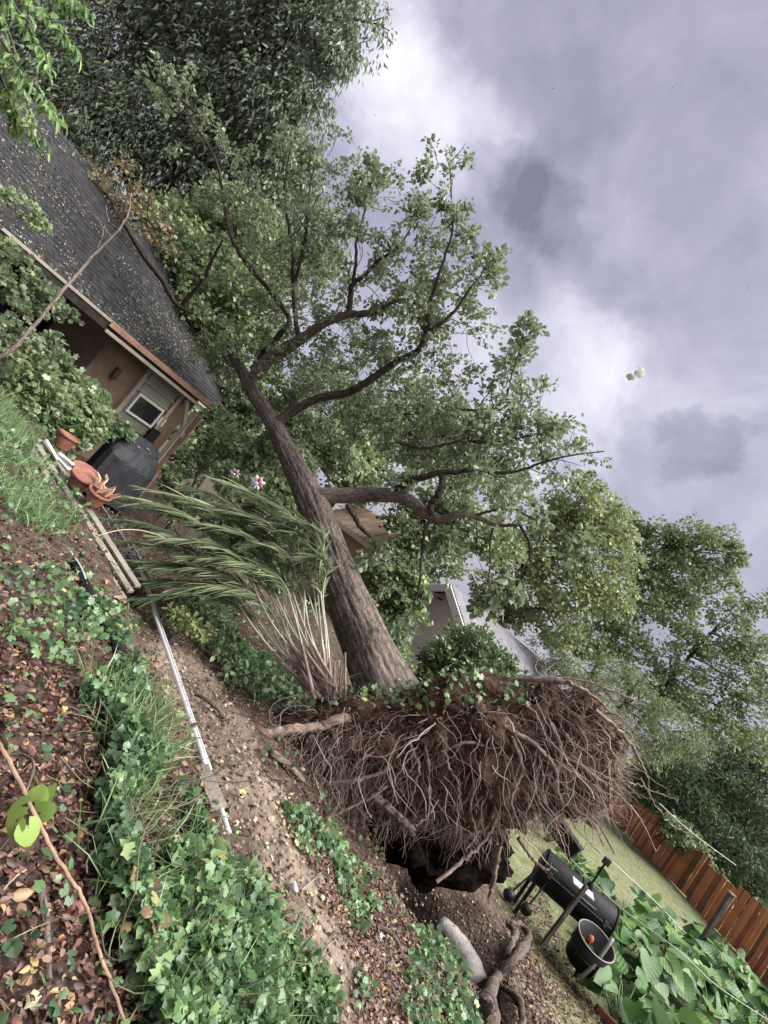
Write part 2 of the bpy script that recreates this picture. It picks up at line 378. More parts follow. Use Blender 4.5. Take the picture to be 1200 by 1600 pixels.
MT['litter'] = mat_leaf('leaf_litter', [(0, (0.0264, 0.0106, 0.00807)), (.3, (0.0754, 0.0284, 0.0208)), (.6, (0.143, 0.0593, 0.0404)), (.8, (0.212, 0.101, 0.0635)), (.92, (0.302, 0.172, 0.0807)), (.975, (0.392, 0.249, 0.0577)), (1, (0.362, 0.101, 0.0231))], None, rough=.45, trans=.1)
MT['lawnblade'] = mat_leaf('lawn_blade', [(0, (0.11, 0.14, 0.035)), (.6, (0.21, 0.25, 0.075)), (1, (0.36, 0.33, 0.15))], None, rough=.6)
MT['palm'] = mat_leaf('palm_leaflet', [(0, (0.0602, 0.0948, 0.0369)), (.6, (0.134, 0.183, 0.0675)), (1, (0.294, 0.303, 0.147))], (0.348, 0.391, 0.246), rough=.3, trans=.2, spec=.5)

# ================================================================== GROUND
DK0 = np.array([-1.44, 5.06]); DKN = np.array([.69, .72])
def H(x, y):
    x = np.asarray(x, float); y = np.asarray(y, float)
    hill = np.where(x < 0, -1.5-.085*np.maximum(x, -7), -1.5-.28*x)
    low = -3.1
    k = .18
    hill = np.where(hill-low < k, low+k*np.exp(np.minimum((hill-low-k)/k, 0)), hill) - k*.0
    sd_ = (x-DK0[0])*DKN[0]+(y-DK0[1])*DKN[1]
    w = sstep(-.35, .0, sd_)*sstep(.7, -.3, x)
    z = hill*(1-w)+np.minimum(hill, -1.78)*w
    z = z-1.7*np.exp(-((np.hypot(x-3.0, y-6.3)/1.25)**4))
    # ragged soil lip thrown up near the hole
    z = z+.10*np.exp(-((((x-2.6)*.8+(y-4.4)*.6)/1.2)**2+(((x-2.6)*-.6+(y-4.4)*.8)/.35)**2))
    far = np.hypot(x, y)
    p = np.stack([x, y, 0*x], -1)
    a = sstep(40, 8, far)
    z = z+a*(.045*fbm(p*1.3, 3)+.022*fbm(p*5, 2))*sstep(6.5, 4, x)+.02*a*fbm(p*2, 2)
    return z+ZC
def G(px, py):
    """where the line of sight through a picture point meets the ground"""
    r = ray(px, py); lo, hi = .4, 60.
    for k in range(3):
        d = np.geomspace(lo, hi, 140); q = CAM[None]+r[None]*d[:, None]
        below = q[:, 2] < H(q[:, 0], q[:, 1])
        i = int(np.argmax(below)) if below.any() else 139
        lo, hi = d[max(0, i-1)], d[i]
    return CAM+r*hi
def inpoly(x, y, poly):
    c = np.zeros(x.shape, bool); n = len(poly)
    for i in range(n):
        x1, y1 = poly[i]; x2, y2 = poly[(i+1) % n]
        cond = ((y1 > y) != (y2 > y)) & (x < (x2-x1)*(y-y1)/((y2-y1) or 1e-9)+x1)
        c ^= cond
    return c
def gpoly(px): return [tuple(G(a, b)[:2]) for a, b in px]
DIRT = gpoly([(205, 955), (240, 945), (300, 1010), (345, 1080), (380, 1140), (440, 1235), (500, 1310), (560, 1350), (640, 1340), (740, 1400), (800, 1480), (890, 1640), (790, 1690), (560, 1690), (500, 1560), (480, 1470), (420, 1370), (360, 1290), (300, 1185), (245, 1085)])
TORN = gpoly([(560, 1340), (640, 1335), (740, 1395), (790, 1450), (800, 1480), (830, 1640), (900, 1690), (740, 1690), (700, 1560), (640, 1470), (590, 1410)])
def axis_(lo, a, b, hi, step, grow=1.22):
    v = list(np.arange(a, b+1e-6, step)); s = step
    while v[-1] < hi: s *= grow; v.append(v[-1]+s)
    s = step
    while v[0] > lo: s *= grow; v.insert(0, v[0]-s)
    return np.array(v)
gx = axis_(-900, -6.5, 9, 900, .085); gy = axis_(-60, -.5, 9.5, 1200, .085)
XX, YY = np.meshgrid(gx, gy, indexing='ij'); GZ = H(XX, YY)
gv = np.stack([XX, YY, GZ], -1).reshape(-1, 3)
ny = len(gy)
ii = (np.arange(len(gx)-1)[:, None]*ny+np.arange(ny-1)[None, :]).ravel()
gf = np.stack([ii, ii+ny, ii+ny+1, ii+1], 1)
fc = gv[gf].mean(1); jit = fbm(fc*np.array([1.8, 1.8, 0]), 3)*.35
zl = (fc[:, 0]+jit > 5.0+.02*fc[:, 1]) | (fc[:, 1] > 60)
zd = inpoly(fc[:, 0]+jit*.35, fc[:, 1]+jit[::-1]*.2, DIRT) | (np.hypot(fc[:, 0]-3.0, fc[:, 1]-6.1)+jit < 1.7)
zh = np.hypot(fc[:, 0]-3.0, fc[:, 1]-6.3)+jit*.5 < 1.35
zd &= ~(zl & (fc[:, 0] > 6)); zl &= ~zd
zt_ = inpoly(fc[:, 0]+jit*.2, fc[:, 1]+jit[::-1]*.15, TORN) & ~zh
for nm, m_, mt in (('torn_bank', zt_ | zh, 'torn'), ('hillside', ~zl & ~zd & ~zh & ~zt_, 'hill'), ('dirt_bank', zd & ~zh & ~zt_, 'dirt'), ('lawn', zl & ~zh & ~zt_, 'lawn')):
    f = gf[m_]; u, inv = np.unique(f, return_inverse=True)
    g_ = gv[u]; o = link(nm, mesh_arrays(nm, g_, inv.reshape(-1, 4), True, {'wet': sstep(1.5, 1.0, np.hypot(g_[:, 0]-3.0, g_[:, 1]-6.3)+.3*fbm(g_*2.0, 3))} if nm == 'torn_bank' else None), MT[mt]); o['kind'] = 'structure'  # attribute on the torn bank: painted shade, strongest in the hollow

def wpts(n, region=None, dmax=9.0, dmin=.7, pw=1.2, box_=(-6, 6, -1, 9)):
    """random ground points, denser towards the viewer as the eye resolves more there"""
    box_ = getattr(region, 'bbox', box_); got = []; tot = 0
    for it in range(60):
        x = rng.uniform(box_[0], box_[1], n*2); y = rng.uniform(box_[2], box_[3], n*2)
        d = np.sqrt(x*x+y*y+2.2); keep = rng.random(n*2) < np.minimum(1, (1.9/d)**pw)
        x, y = x[keep], y[keep]
        if region is not None and len(x):
            k = region(x, y); x, y = x[k], y[k]
        got.append(np.stack([x, y], 1)); tot += len(x)
        if tot >= n: break
    q = np.concatenate(got)[:n]
    return np.stack([q[:, 0], q[:, 1], H(q[:, 0], q[:, 1])], 1)
def gnormal(p):
    e = .06
    hx = (H(p[:, 0]+e, p[:, 1])-H(p[:, 0]-e, p[:, 1]))/(2*e); hy = (H(p[:, 0], p[:, 1]+e)-H(p[:, 0], p[:, 1]-e))/(2*e)
    return nrm(np.stack([-hx, -hy, np.ones(len(p))], 1))
def reg(polys, wob=.18):
    ps = [gpoly(q) for q in polys]
    def f(x, y):
        p = np.stack([x, y, 0*x], -1); a = fbm(p*2.2, 2)*wob; b = fbm(p*2.2+50, 2)*wob
        r = np.zeros(x.shape, bool)
        for q in ps: r |= inpoly(x+a, y+b, q)
        return r
    a_ = np.array([v for q in ps for v in q]); f.bbox = (a_[:, 0].min()-.2, a_[:, 0].max()+.2, a_[:, 1].min()-.2, a_[:, 1].max()+.2)
    return f
ALL = lambda x, y: np.ones(x.shape, bool)
R_dirt = lambda x, y: inpoly(x, y, DIRT)
R_ivy = reg([[(x_-24, y_+24) for x_, y_ in q_] for q_ in ([(225, 1200), (284, 1285), (372, 1380), (462, 1480), (520, 1610), (520, 1700), (190, 1690), (180, 1540), (200, 1440), (215, 1330)],
             [(130, 1040), (200, 1010), (220, 1100), (258, 1190), (290, 1300), (240, 1330), (150, 1240)])])
R_ivyrim = reg([[(500, 1290), (560, 1340), (610, 1420), (570, 1470), (530, 1400)], [(640, 1460), (690, 1480), (740, 1560), (770, 1640), (700, 1640), (680, 1540)], [(430, 1250), (500, 1300), (520, 1340), (440, 1290)],
                [(95, 905), (135, 915), (185, 985), (200, 1020), (160, 1010)]], .1)
R_grass = reg([[(-40, 600), (20, 620), (55, 720), (100, 840), (60, 870), (-40, 780)], [(140, 1060), (210, 1040), (260, 1150), (250, 1270), (170, 1260)]], .15)
R_bush = reg([[(250, 930), (330, 950), (420, 1060), (520, 1090), (420, 1110), (350, 1080), (300, 1010)]], .1)
R_lawn = lambda x, y: (x > 4.9)
# leaf litter over the hillside
def flat_leaves(name, pts, T, size, m, lift=.01, tilt=.45, parent=None, rnd=None, bend=(-.6, 2.2)):
    n = len(pts); gn = gnormal(pts); size = np.resize(size, n)
    nn = nrm(gn+rng.normal(0, tilt, (n, 3))*np.array([1, 1, .3])); ax = rng.normal(0, 1, (n, 3)); ax[:, 2] *= .15
    p = pts+gn*(lift+rng.random((n, 1))*.03)
    return link(name, leaves_mesh(name, p, ax, nn, size, T, bend=rng.uniform(*bend, n), rnd=rnd), m, parent)
R_hillonly = lambda x, y: ~inpoly(x, y, DIRT) & (x < 4.8)
p = wpts(62000, R_hillonly, pw=1.7, box_=(-6.5, 5, -.8, 9))
o = flat_leaves('leaf_litter', p, T_OVAL, rng.uniform(.014, .042, len(p))*(1+.6*(rng.random(len(p)) < .10)), MT['litter'], tilt=.75, bend=(-2, 5))
tag(o, 'brown and reddish dead leaves littering the soil of the slope', 'leaf litter', None, 'stuff')
p = wpts(4200, R_dirt, pw=.8, box_=(-2, 5, .5, 8))
k = rng.random(len(p))
o = flat_leaves('dirt_litter', p, T_MAPLE, rng.uniform(.014, .042, len(p)), mat_leaf('dirt_litter_leaf', [(0, (.07, .04, .028)), (.45, (.17, .10, .065)), (.75, (.28, .20, .11)), (.92, (.40, .34, .15)), (1, (.46, .43, .30))], None, trans=.1), tilt=.35)
tag(o, 'scattered pale and yellow leaves on the bare dirt strip', 'leaf litter', None, 'stuff')
p = wpts(22000, R_hillonly, pw=1.0, box_=(-2.6, 1.6, .2, 3.0))
o = flat_leaves('leaf_litter', p, T_OVAL, rng.uniform(.013, .038, len(p))*(1+.6*(rng.random(len(p)) < .1)), MT['litter'], tilt=.85, bend=(-3, 6)); tag(o, 'thick layer of dead brown leaves nearest the viewer', 'leaf litter', None, 'stuff')
tb = TB()
for q_ in wpts(1500, R_hillonly, pw=1.5):
    d_ = nrm(rng.normal(0, 1, 3)*np.array([1, 1, .25])); L_ = random.uniform(.03, .16); tb.add(crom([q_+[0, 0, .012], q_+d_*L_/2+rng.normal(0, .008, 3)+[0, 0, .02], q_+d_*L_+[0, 0, .012]], 4), random.uniform(.0012, .004), 4)
tag(link('litter_twigs', tb.mesh('litter_twigs'), mat_rnd('litter_twig', [(0, (.05, .035, .025)), (.6, (.16, .11, .08)), (1, (.32, .25, .20))])), 'small broken twigs mixed into the leaf litter', 'twigs', None, 'stuff')
# clods and stones on the dirt
def clods(name, p, smin, smax, m):
    ico = bmesh.new(); bmesh.ops.create_icosphere(ico, subdivisions=1, radius=1); iv = np.array([v.co[:] for v in ico.verts]); jf = np.array([[v.index for v in f.verts] for f in ico.faces]); ico.free()
    n = len(p); s = rng.uniform(smin, smax, (n, 1, 1))*rng.uniform(.6, 1.3, (n, 1, 3))
    V = p[:, None, :]+iv[None]*s*(1+rng.normal(0, .18, (n, len(iv), 1)))
    F = (jf[None]+(np.arange(n)*len(iv))[:, None, None]).reshape(-1, 3)
    return link(name, mesh_arrays(name, V.reshape(-1, 3), F, True, {'rnd': np.repeat(rng.random(n), len(iv))}), m)
R_raw = reg([[(560, 1340), (740, 1390), (800, 1480), (820, 1640), (760, 1640), (650, 1480), (600, 1420)]], .1)
p = np.concatenate([wpts(5200, R_dirt, pw=.6, box_=(-2, 5, .5, 8)), wpts(4200, R_raw, pw=.2, box_=(0, 6, 1, 8))])
o = clods('soil_clods', p, .003, .017, mat_rnd('soil_clod', [(0, (.07, .045, .03)), (.5, (.19, .125, .085)), (1, (.30, .22, .16))], .95, .1))
tag(o, 'crumbled brown soil clods on the torn bank below the roots', 'soil', None, 'stuff')
def cover(name, reg_, n, T, smin, smax, m, hmax, label, cat, pw=1.2, box_=(-6.5, 6, -.8, 9), tilt=.7, thr=-.75):
    p = wpts(n, reg_, pw=pw, box_=box_)
    nn_ = fbm(p*np.array([3.0, 3.0, 0]), 2); k = nn_ > thr; p = p[k]; nn_ = nn_[k]
    m_ = len(p); gn = gnormal(p); h = hmax*(.35+.65*rng.random(m_))*(1+.5*nn_)
    # patches share a shade and a height
    r = np.clip(.45+.28*fbm(p*np.array([4., 4., 0])+9, 2)+rng.normal(0, .2, m_), 0, 1)
    nrmls = nrm(gn+rng.normal(0, tilt, (m_, 3))); ax = rng.normal(0, 1, (m_, 3)); ax[:, 2] -= .25
    o = link(name, leaves_mesh(name, p+gn*h[:, None], ax, nrmls, rng.uniform(smin, smax, m_), T, bend=rng.uniform(-.5, 2.5, m_), rnd=r), m)
    return tag(o, label, cat, None, 'stuff')
cover('ivy', R_ivy, 14000, T_IVY, .022, .056, MT['ivy'], .17, 'dense green ivy carpeting the near slope beside the dirt strip', 'ivy', box_=(-3, 4, .2, 6), thr=-.45, tilt=.85)
cover('weeds', R_ivy, 1500, T_OVAL, .03, .075, MT['blade'], .16, 'narrow leaved weeds mixed into the near ivy', 'weeds', thr=-.1, tilt=1)
tb = TB()
for q_ in wpts(420, R_ivy):
    d_ = nrm(rng.normal(0, 1, 3)*np.array([1, 1, .2])); L_ = random.uniform(.15, .5); pv = [q_+ZU*.05 if False else q_+np.array([0, 0, .05])]
    for k in range(5): d_ = nrm(d_+rng.normal(0, .35, 3)*np.array([1, 1, .4])); pv.append(pv[-1]+d_*L_/5)
    tb.add(crom(pv, 8), .0025, 4)
tag(link('ivy_stems', tb.mesh('ivy_stems'), mat_rnd('ivy_stem', [(0, (.05, .04, .025)), (1, (.17, .15, .07))])), 'creeping brown ivy stems in the near ivy', 'ivy stems', None, 'stuff')
cover('ivy', lambda x, y: R_hillonly(x, y), 6500, T_IVY, .022, .055, MT['ivy'], .07, 'sparse ivy sprigs growing through the dead leaf litter', 'ivy')
cover('ivy', R_ivyrim, 2300, T_IVY, .03, .06, MT['ivy'], .08, 'small ivy patches along the lower edge of the dirt strip', 'ivy', pw=.4)
R_bank = reg([[(430, 1240), (560, 1340), (620, 1440), (700, 1560), (770, 1690), (560, 1690), (530, 1560), (500, 1400)]], .15)
cover('weeds', R_bank, 3600, T_IVY, .02, .05, MT['ivy'], .06, 'patchy weeds and small ivy on the lower bank between the dirt and the torn soil', 'weeds', pw=.5, thr=.12)
o = flat_leaves('bank_litter', wpts(5200, R_bank, pw=.6), T_OVAL, rng.uniform(.012, .04, 5200), MT['litter'], tilt=.7, bend=(-2, 5)); tag(o, 'dead leaves and bits strewn on the lower bank', 'leaf litter', None, 'stuff')
o = flat_leaves('lawn_litter', wpts(4200, reg([[(790, 1380), (840, 1380), (960, 1640), (860, 1640), (800, 1500)]], .1), pw=.3), T_OVAL, rng.uniform(.02, .06, 4200), MT['litter'], tilt=.6, bend=(-1, 4)); tag(o, 'dead leaves in the thin grass beside the smoker', 'leaf litter', None, 'stuff')
cover('ground_cover', reg([[(230, 830), (480, 820), (520, 1080), (420, 1080), (330, 1010), (250, 930)]], .1), 3200, T_OVAL, .04, .10, MT['ivy'], .25, 'leafy undergrowth on the shaded ground behind the palm stalks', 'undergrowth', pw=.2)
cover('ground_cover', R_bush, 2600, T_OVAL, .04, .09, MT['ivy'], .22, 'low leafy plants growing on the ground under the palm', 'ground cover', pw=.2)
cover('ground_cover', reg([[(-30, 560), (60, 600), (120, 760), (60, 850), (-30, 800)], [(10, 870), (100, 890), (170, 1000), (120, 1030), (0, 1000)]]), 3600, T_IVY, .03, .065, MT['ivy'], .10, 'mixed small weeds on the upper left slope', 'ground cover', pw=.6)
def blades(name, p, lmin, lmax, w, m, label, cat, lean=.5, dirbias=(0, 0, 0)):
    n = len(p); gn = gnormal(p); L = rng.uniform(lmin, lmax, n)
    ax = nrm(gn+rng.normal(0, lean, (n, 3))+np.array(dirbias)); no = rng.normal(0, 1, (n, 3)); no[:, 2] = .6
    # blades droop with the tip
    o = link(name, leaves_mesh(name, p-gn*.01, ax, no, L, T_BLADE, width=w*(.7+.6*rng.random(n)), bend=rng.uniform(.5, 2.4, n)), m)
    return tag(o, label, cat, None, 'stuff')
def tufts(region, ntuft, per, box_, pw=.6, spread=.05):
    c = wpts(ntuft, region, pw=pw, box_=box_); p = np.repeat(c, per, 0); p[:, :2] += rng.normal(0, spread, (len(p), 2)); p[:, 2] = H(p[:, 0], p[:, 1]); return p
p = tufts(R_grass, 170, 20, (-6.5, 3, .5, 9))
blades('long_grass', p, .10, .26, .008, MT['blade'], 'arching tufts of long strappy grass on the slope', 'grass', .5)
p = tufts(R_ivy, 110, 9, (-3, 4, .2, 6))
blades('long_grass', p, .16, .3, .008, MT['blade'], 'single long grass blades poking out of the ivy', 'grass', .5)
p = tufts(lambda x, y: R_hillonly(x, y), 120, 7, (-5, 3, .3, 7))
blades('long_grass', p, .08, .2, .006, MT['blade'], 'thin grass blades among the dead leaves', 'grass', .6)
pp = wpts(60000, lambda x, y: (x > 4.9+.3*np.sin(y*3)) & (y > 2) & (x < y*1.6+6), pw=.9, dmax=40, box_=(4.5, 19, 3, 30))
blades('lawn_grass', pp, .03, .08, .008, MT['lawnblade'], 'short yellowish lawn grass in the garden below', 'grass', .5)
# moss on the dirt
p = wpts(2200, lambda x, y: R_dirt(x, y) & (fbm(np.stack([x, y, 0*x], -1)*2.4+3, 2) > .25), pw=.4, box_=(-2, 4, .5, 8))
blades('moss', p, .012, .035, .008, MT['lawnblade'], 'yellow green moss patches on the bare dirt', 'moss', .6)

# ================================================================== COTTAGE at the left
E0 = P(-40, 322, 7.1); E1 = P(342, 642, 12.0); ze = (E0[2]+E1[2])/2; E0[2] = E1[2] = ze
AL = nrm(np.array([E1[0]-E0[0], E1[1]-E0[1], 0])); NO = np.array([AL[1], -AL[0], 0])      # along the eave, out from the wall
if NO @ (CAM-E0) < 0: NO = -NO
WO = E0-NO*.55                                     # the wall plane stands back from the eave
ZU = np.array([0, 0, 1.0])
def onwall(px, py, off=0.0):
    r = ray(px, py); o_ = WO+NO*off; t = ((o_-CAM)@NO)/(r@NO); q = CAM+r*t
    return (q-WO)@AL, q[2]
def wp(s, z, off=0.0): q = WO+AL*s+NO*off; return np.array([q[0], q[1], z])
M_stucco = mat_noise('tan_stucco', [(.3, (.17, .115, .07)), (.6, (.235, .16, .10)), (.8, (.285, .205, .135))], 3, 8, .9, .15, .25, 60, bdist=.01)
M_trim = mat_noise('grey_tan_trim', [(.3, (.30, .25, .19)), (.7, (.42, .36, .28))], 5, 6, .7, .3, .1)
M_copper = mat_noise('rusty_brown_fascia', [(.3, (.28, .13, .075)), (.6, (.42, .22, .14)), (.8, (.5, .33, .24))], 5, 6, .55, .4, .1, stretch=(1, 1, 1))
M_white = mat('white_paint', (.72, .71, .68), .5, .4)
M_glass = mat('dark_window_glass', (.02, .022, .025), .06, .6)
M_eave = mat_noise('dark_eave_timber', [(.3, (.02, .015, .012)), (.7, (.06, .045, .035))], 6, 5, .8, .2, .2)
M_shingle = mat_noise('asphalt_shingle', [(.3, (.018, .0175, .02)), (.5, (.036, .034, .038)), (.7, (.066, .063, .066))], 6, 10, .85, .25, .5, 90, bdist=.008)
base = wp(2.5, H(*wp(2.5, 0)[:2]))
house = empty('cottage', base, 'tan stucco cottage with dark shingle roof hit by the fallen tree', 'house')
LEN = float(np.linalg.norm((E1-E0)[:2]))
zb = -1.9+ZC; zt = ze-.02
def wallbox(name, s0, s1, z0, z1, off0, off1, m, parent, bev=.003):
    c = wp((s0+s1)/2, (z0+z1)/2, (off0+off1)/2)
    return box(name, frame(c, AL, NO), s1-s0, off1-off0, z1-z0, m, parent, bev) if True else None
sW = onwall(158, 548)[0]
wallbox('wall', sW, LEN-.12, zb, zt+.3, -3.9, 0, M_stucco, house)
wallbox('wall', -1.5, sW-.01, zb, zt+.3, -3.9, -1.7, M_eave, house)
# window bay: two trim posts, upper green-grey panel, lower white sash
sA = onwall(226, 590)[0]; sB = onwall(268, 630)[0]
sA, sB = min(sA, sB), max(sA, sB)
zP0 = onwall(215, 655)[1]; zP1 = zt-.1
zSash0 = onwall(228, 662)[1]; zSash1 = onwall(221, 620)[1]
M_panel = mat_noise('grey_green_panel', [(.3, (.17, .165, .13)), (.7, (.25, .24, .19))], 5, 6, .7, .3, .1)
wn = wallbox('window', sA, sB, zSash0-.25, zP1, .002, .03, M_panel, house)
wallbox('frame', sA-.09, sA, zSash0-.45, zP1, .004, .075, M_trim, wn)
wallbox('frame', sB, sB+.09, zSash0-.45, zP1, .004, .075, M_trim, wn)
hz = (zP1-zSash1)
for f_ in (.12, .45, .8):
    wallbox('rail', sA, sB, zSash1+hz*f_, zSash1+hz*f_+.045, .032, .06, M_trim, wn)
wallbox('louvre_panel', sA+.06, sB-.06, zSash1+hz*.5, zSash1+hz*.78, .032, .045, mat('pale_green_glass', (.30, .31, .26), .25, .5), wn)
wallbox('louvre_panel', sA+.06, sB-.06, zSash1+hz*.17, zSash1+hz*.43, .032, .045, mat('pale_green_glass_low', (.27, .28, .23), .25, .5), wn)
sm = sA+(sB-sA)*.16; sM = sB-(sB-sA)*.12
wallbox('pane', sm, sM, zSash0+.03, zSash1, .034, .042, M_glass, wn)
for a_, b_, c_, d_ in ((sm-.05, sm, zSash0-.02, zSash1+.06), (sM, sM+.05, zSash0-.02, zSash1+.06), (sm, sM, zSash1, zSash1+.06), (sm, sM, zSash0-.02, zSash0+.03)):
    wallbox('sash', a_, b_, c_, d_, .034, .07, M_white, wn)
# small wall lamp left of the window
sl_, zl_ = onwall(182, 578)
wl = wallbox('wall_lamp', sl_-.05, sl_+.05, zl_-.16, zl_+.06, .002, .10, mat('bronze_metal', (.06, .045, .035), .5, .5), house)
# leaning dark tools by the wall
# roof: two slopes, courses of shingle tabs on the near one
PIT = math.radians(33); RUN = 3.6
up = -NO*math.cos(PIT)+ZU*math.sin(PIT)            # up the roof
rn = NO*math.sin(PIT)+ZU*math.cos(PIT)
R0 = E0-AL*1.2; RL = LEN+1.2+.35; SL = RUN/math.cos(PIT)
roof_c = R0+AL*RL/2+up*SL/2
roof = box('roof', frame(roof_c-rn*.06, AL, up), RL, SL, .10, M_eave, house)
ridge = R0+up*SL
up2 = NO*math.cos(PIT)*-1-ZU*math.sin(PIT)
box('roof', frame(ridge+AL*RL/2+up2*SL/2-nrm(-NO*math.sin(PIT)+ZU*math.cos(PIT))*.05, AL, up2), RL, SL, .12, M_shingle, house)
vs_, fs_ = [], []; expo = .145; tab = .30
for c_ in range(int(SL/expo)):
    x_ = -random.random()*tab
    while x_ < RL:
        w_ = tab*random.uniform(.75, 1.15); a_, b_ = max(0, x_), min(RL, x_+w_-.006); x_ += w_
        if b_ <= a_: continue
        th = random.uniform(.010, .020); y0 = c_*expo+random.uniform(-.008, .008); y1 = y0+expo+.02
        o_ = R0; n_ = len(vs_)
        for (s, u, t) in ((a_, y0, 0), (b_, y0, 0), (a_, y0, th), (b_, y0, th), (a_, y1, .004), (b_, y1, .004)):
            vs_.append(o_+AL*s+up*u+rn*(t+.001))
        fs_ += [(n_, n_+1, n_+3, n_+2), (n_+2, n_+3, n_+5, n_+4)]
sh = link('shingles', mesh_arrays('shingles', np.array(vs_), np.array(fs_), False), M_shingle, roof); sh['kind'] = 'stuff'
# eave: dark soffit beam, pale drip edge, rusty fascia board that has come away at its right end
beam('fascia', R0+NO*.03-ZU*.10, R0+AL*(RL*.58)+NO*.03-ZU*.10, .045, .17, M_eave, house)
beam('drip_edge', R0+NO*.065-ZU*.015, R0+AL*(RL*.62)+NO*.065-ZU*.015, .02, .05, M_trim, house)
fa = R0+AL*(RL*.50)+NO*.09-ZU*.05; fb = P(342, 645, 11.0); 
beam('fascia', fa, fb, .05, .10, M_copper, house).name = 'loose_fascia'
beam('gutter', fa-ZU*.14, fb-ZU*.14-AL*.2, .07, .06, M_trim, house)
pt = P(322, 640, 11.0)
pb = np.array([pt[0], pt[1], zb+.1])
beam('porch_post', pt, pb, .11, .11, M_copper, house, up=(1, .2, 0))
pt2 = pt-AL*.16
beam('porch_post', np.array([pt2[0], pt2[1], pt[2]-.15]), np.array([pt2[0], pt2[1], zb+.1]), .09, .09, M_trim, house, up=(1, .2, 0))
beam('brace', pt-ZU*.75-AL*.04, pt-AL*.5-ZU*.10, .06, .08, M_trim, house)
# wall continues under the porch
# leaves blown over the shingles
n = 8200; s_ = rng.random(n)*RL; u_ = rng.random(n)**1.2*SL; k = fbm(np.stack([s_*1.2, u_*1.2, 0*s_], -1), 3) > -.05; s_, u_ = s_[k], u_[k]; n = len(s_)
pp = R0+AL*s_[:, None]+up*u_[:, None]+rn*(.02+.02*rng.random((n, 1)))
o = link('roof_leaves', leaves_mesh('roof_leaves', pp, rng.normal(0, 1, (n, 3)), rn+rng.normal(0, .35, (n, 3)), rng.uniform(.014, .05, n), T_OVAL, bend=rng.uniform(0, 2, n)),
         mat_leaf('roof_leaf', [(0, (.10, .11, .06)), (.5, (.17, .17, .11)), (.8, (.28, .27, .20)), (1, (.36, .31, .12))], None, trans=.1))
tag(o, 'pale leaves blown onto the dark shingle roof', 'leaf litter', None, 'stuff')

# ================================================================== TAN HOUSE behind the trunk
tw = P(560, 868, 14.5); tz0 = -2.6+ZC
h2 = empty('tan_house', (tw[0], tw[1], tz0), 'tan house glimpsed behind the leaning trunk under the big limb', 'house')
ca = P(515, 800, 15.5); cb = P(598, 872, 14.0); cb[2] = ca[2] = (ca[2]+cb[2])/2
a2 = nrm(cb-ca); n2_ = np.array([a2[1], -a2[0], 0]); n2_ = n2_ if n2_@(CAM-ca) > 0 else -n2_
L2 = np.linalg.norm(cb-ca)
def b2(name, s0, s1, z0, z1, o0, o1, m): 
    c_ = ca+a2*(s0+s1)/2+n2_*(o0+o1)/2; c_ = np.array([c_[0], c_[1], (z0+z1)/2]); return box(name, frame(c_, a2, n2_), s1-s0, abs(o1-o0), z1-z0, m, h2)
b2('wall', -.1, L2, tz0, ca[2]-.02, -2.2, 0, mat_noise('peach_stucco', [(.3, (.36, .25, .16)), (.7, (.44, .32, .21))], 3, 6, .9, .15, .2))
b2('ledge', -.1, L2+.06, ca[2]-.12, ca[2]+.0, .0, .12, mat('cream_trim', (.62, .54, .44), .6, .3))
M_tile = mat_noise('clay_roof_tile', [(.3, (.22, .13, .09)), (.7, (.42, .30, .22))], 4, 5, .8, .2, .2)
for i in range(9):                                   # tiled parapet roof
    s0 = -.1+i*(L2+.1)/9; c_ = ca+a2*(s0+.1)-n2_*.55+ZU*.42
    box('roof_tile', frame(c_, a2, -n2_*.8+ZU*.6), (L2+.1)/9-.03, 1.4, .05+.02*(i % 2), M_tile, h2, .01)
b2('roof', -.1, L2, ca[2], ca[2]+.06, -4, -.1, M_eave)
b2('downpipe', L2-.25, L2-.17, tz0, ca[2]-.14, .002, .08, M_trim)

# ================================================================== WHITE HOUSE far right of the trunk
A3 = P(703, 917, 17); B3 = P(838, 1046, 21); B3[2] = A3[2]-.25
a3 = nrm(np.array([B3[0]-A3[0], B3[1]-A3[1], 0])); n3 = np.array([a3[1], -a3[0], 0]); n3 = n3 if n3@(CAM-A3) > 0 else -n3
L3 = float(np.linalg.norm((B3-A3)[:2])); z3 = -3.1+ZC; hw = 2.6; rz = A3[2]; ez = rz-1.5
h3 = empty('white_house', (A3[0], A3[1], z3), 'white gabled house with grey roof far behind the dark bush', 'house')
M_wwall = mat_noise('white_siding', [(.3, (.72, .71, .72)), (.7, (.82, .81, .82))], 2, 4, .7, .3, .05)
M_groof = mat_noise('grey_slate', [(.3, (.13, .128, .145)), (.5, (.185, .18, .20)), (.7, (.235, .225, .245))], 3, 8, .85, .15, .3, 20)
def q3(s, o_, z): q = A3+a3*s+n3*o_; return (q[0], q[1], z)
gab = [q3(.3, hw, z3), q3(.3, hw, ez), q3(.3, 0, rz-.08), q3(.3, -hw, ez), q3(.3, -hw, z3)]
gb2 = [q3(L3-.3, hw, z3), q3(L3-.3, hw, ez), q3(L3-.3, 0, rz-.08), q3(L3-.3, -hw, ez), q3(L3-.3, -hw, z3)]
me = bpy.data.meshes.new('wall'); me.from_pydata(gab+gb2, [], [(0, 1, 2, 3, 4), (9, 8, 7, 6, 5), (0, 5, 6, 1), (3, 8, 9, 4)]); link('wall', me, M_wwall, h3)
sl3 = math.hypot(hw+.4, (rz-ez)*(hw+.4)/hw)
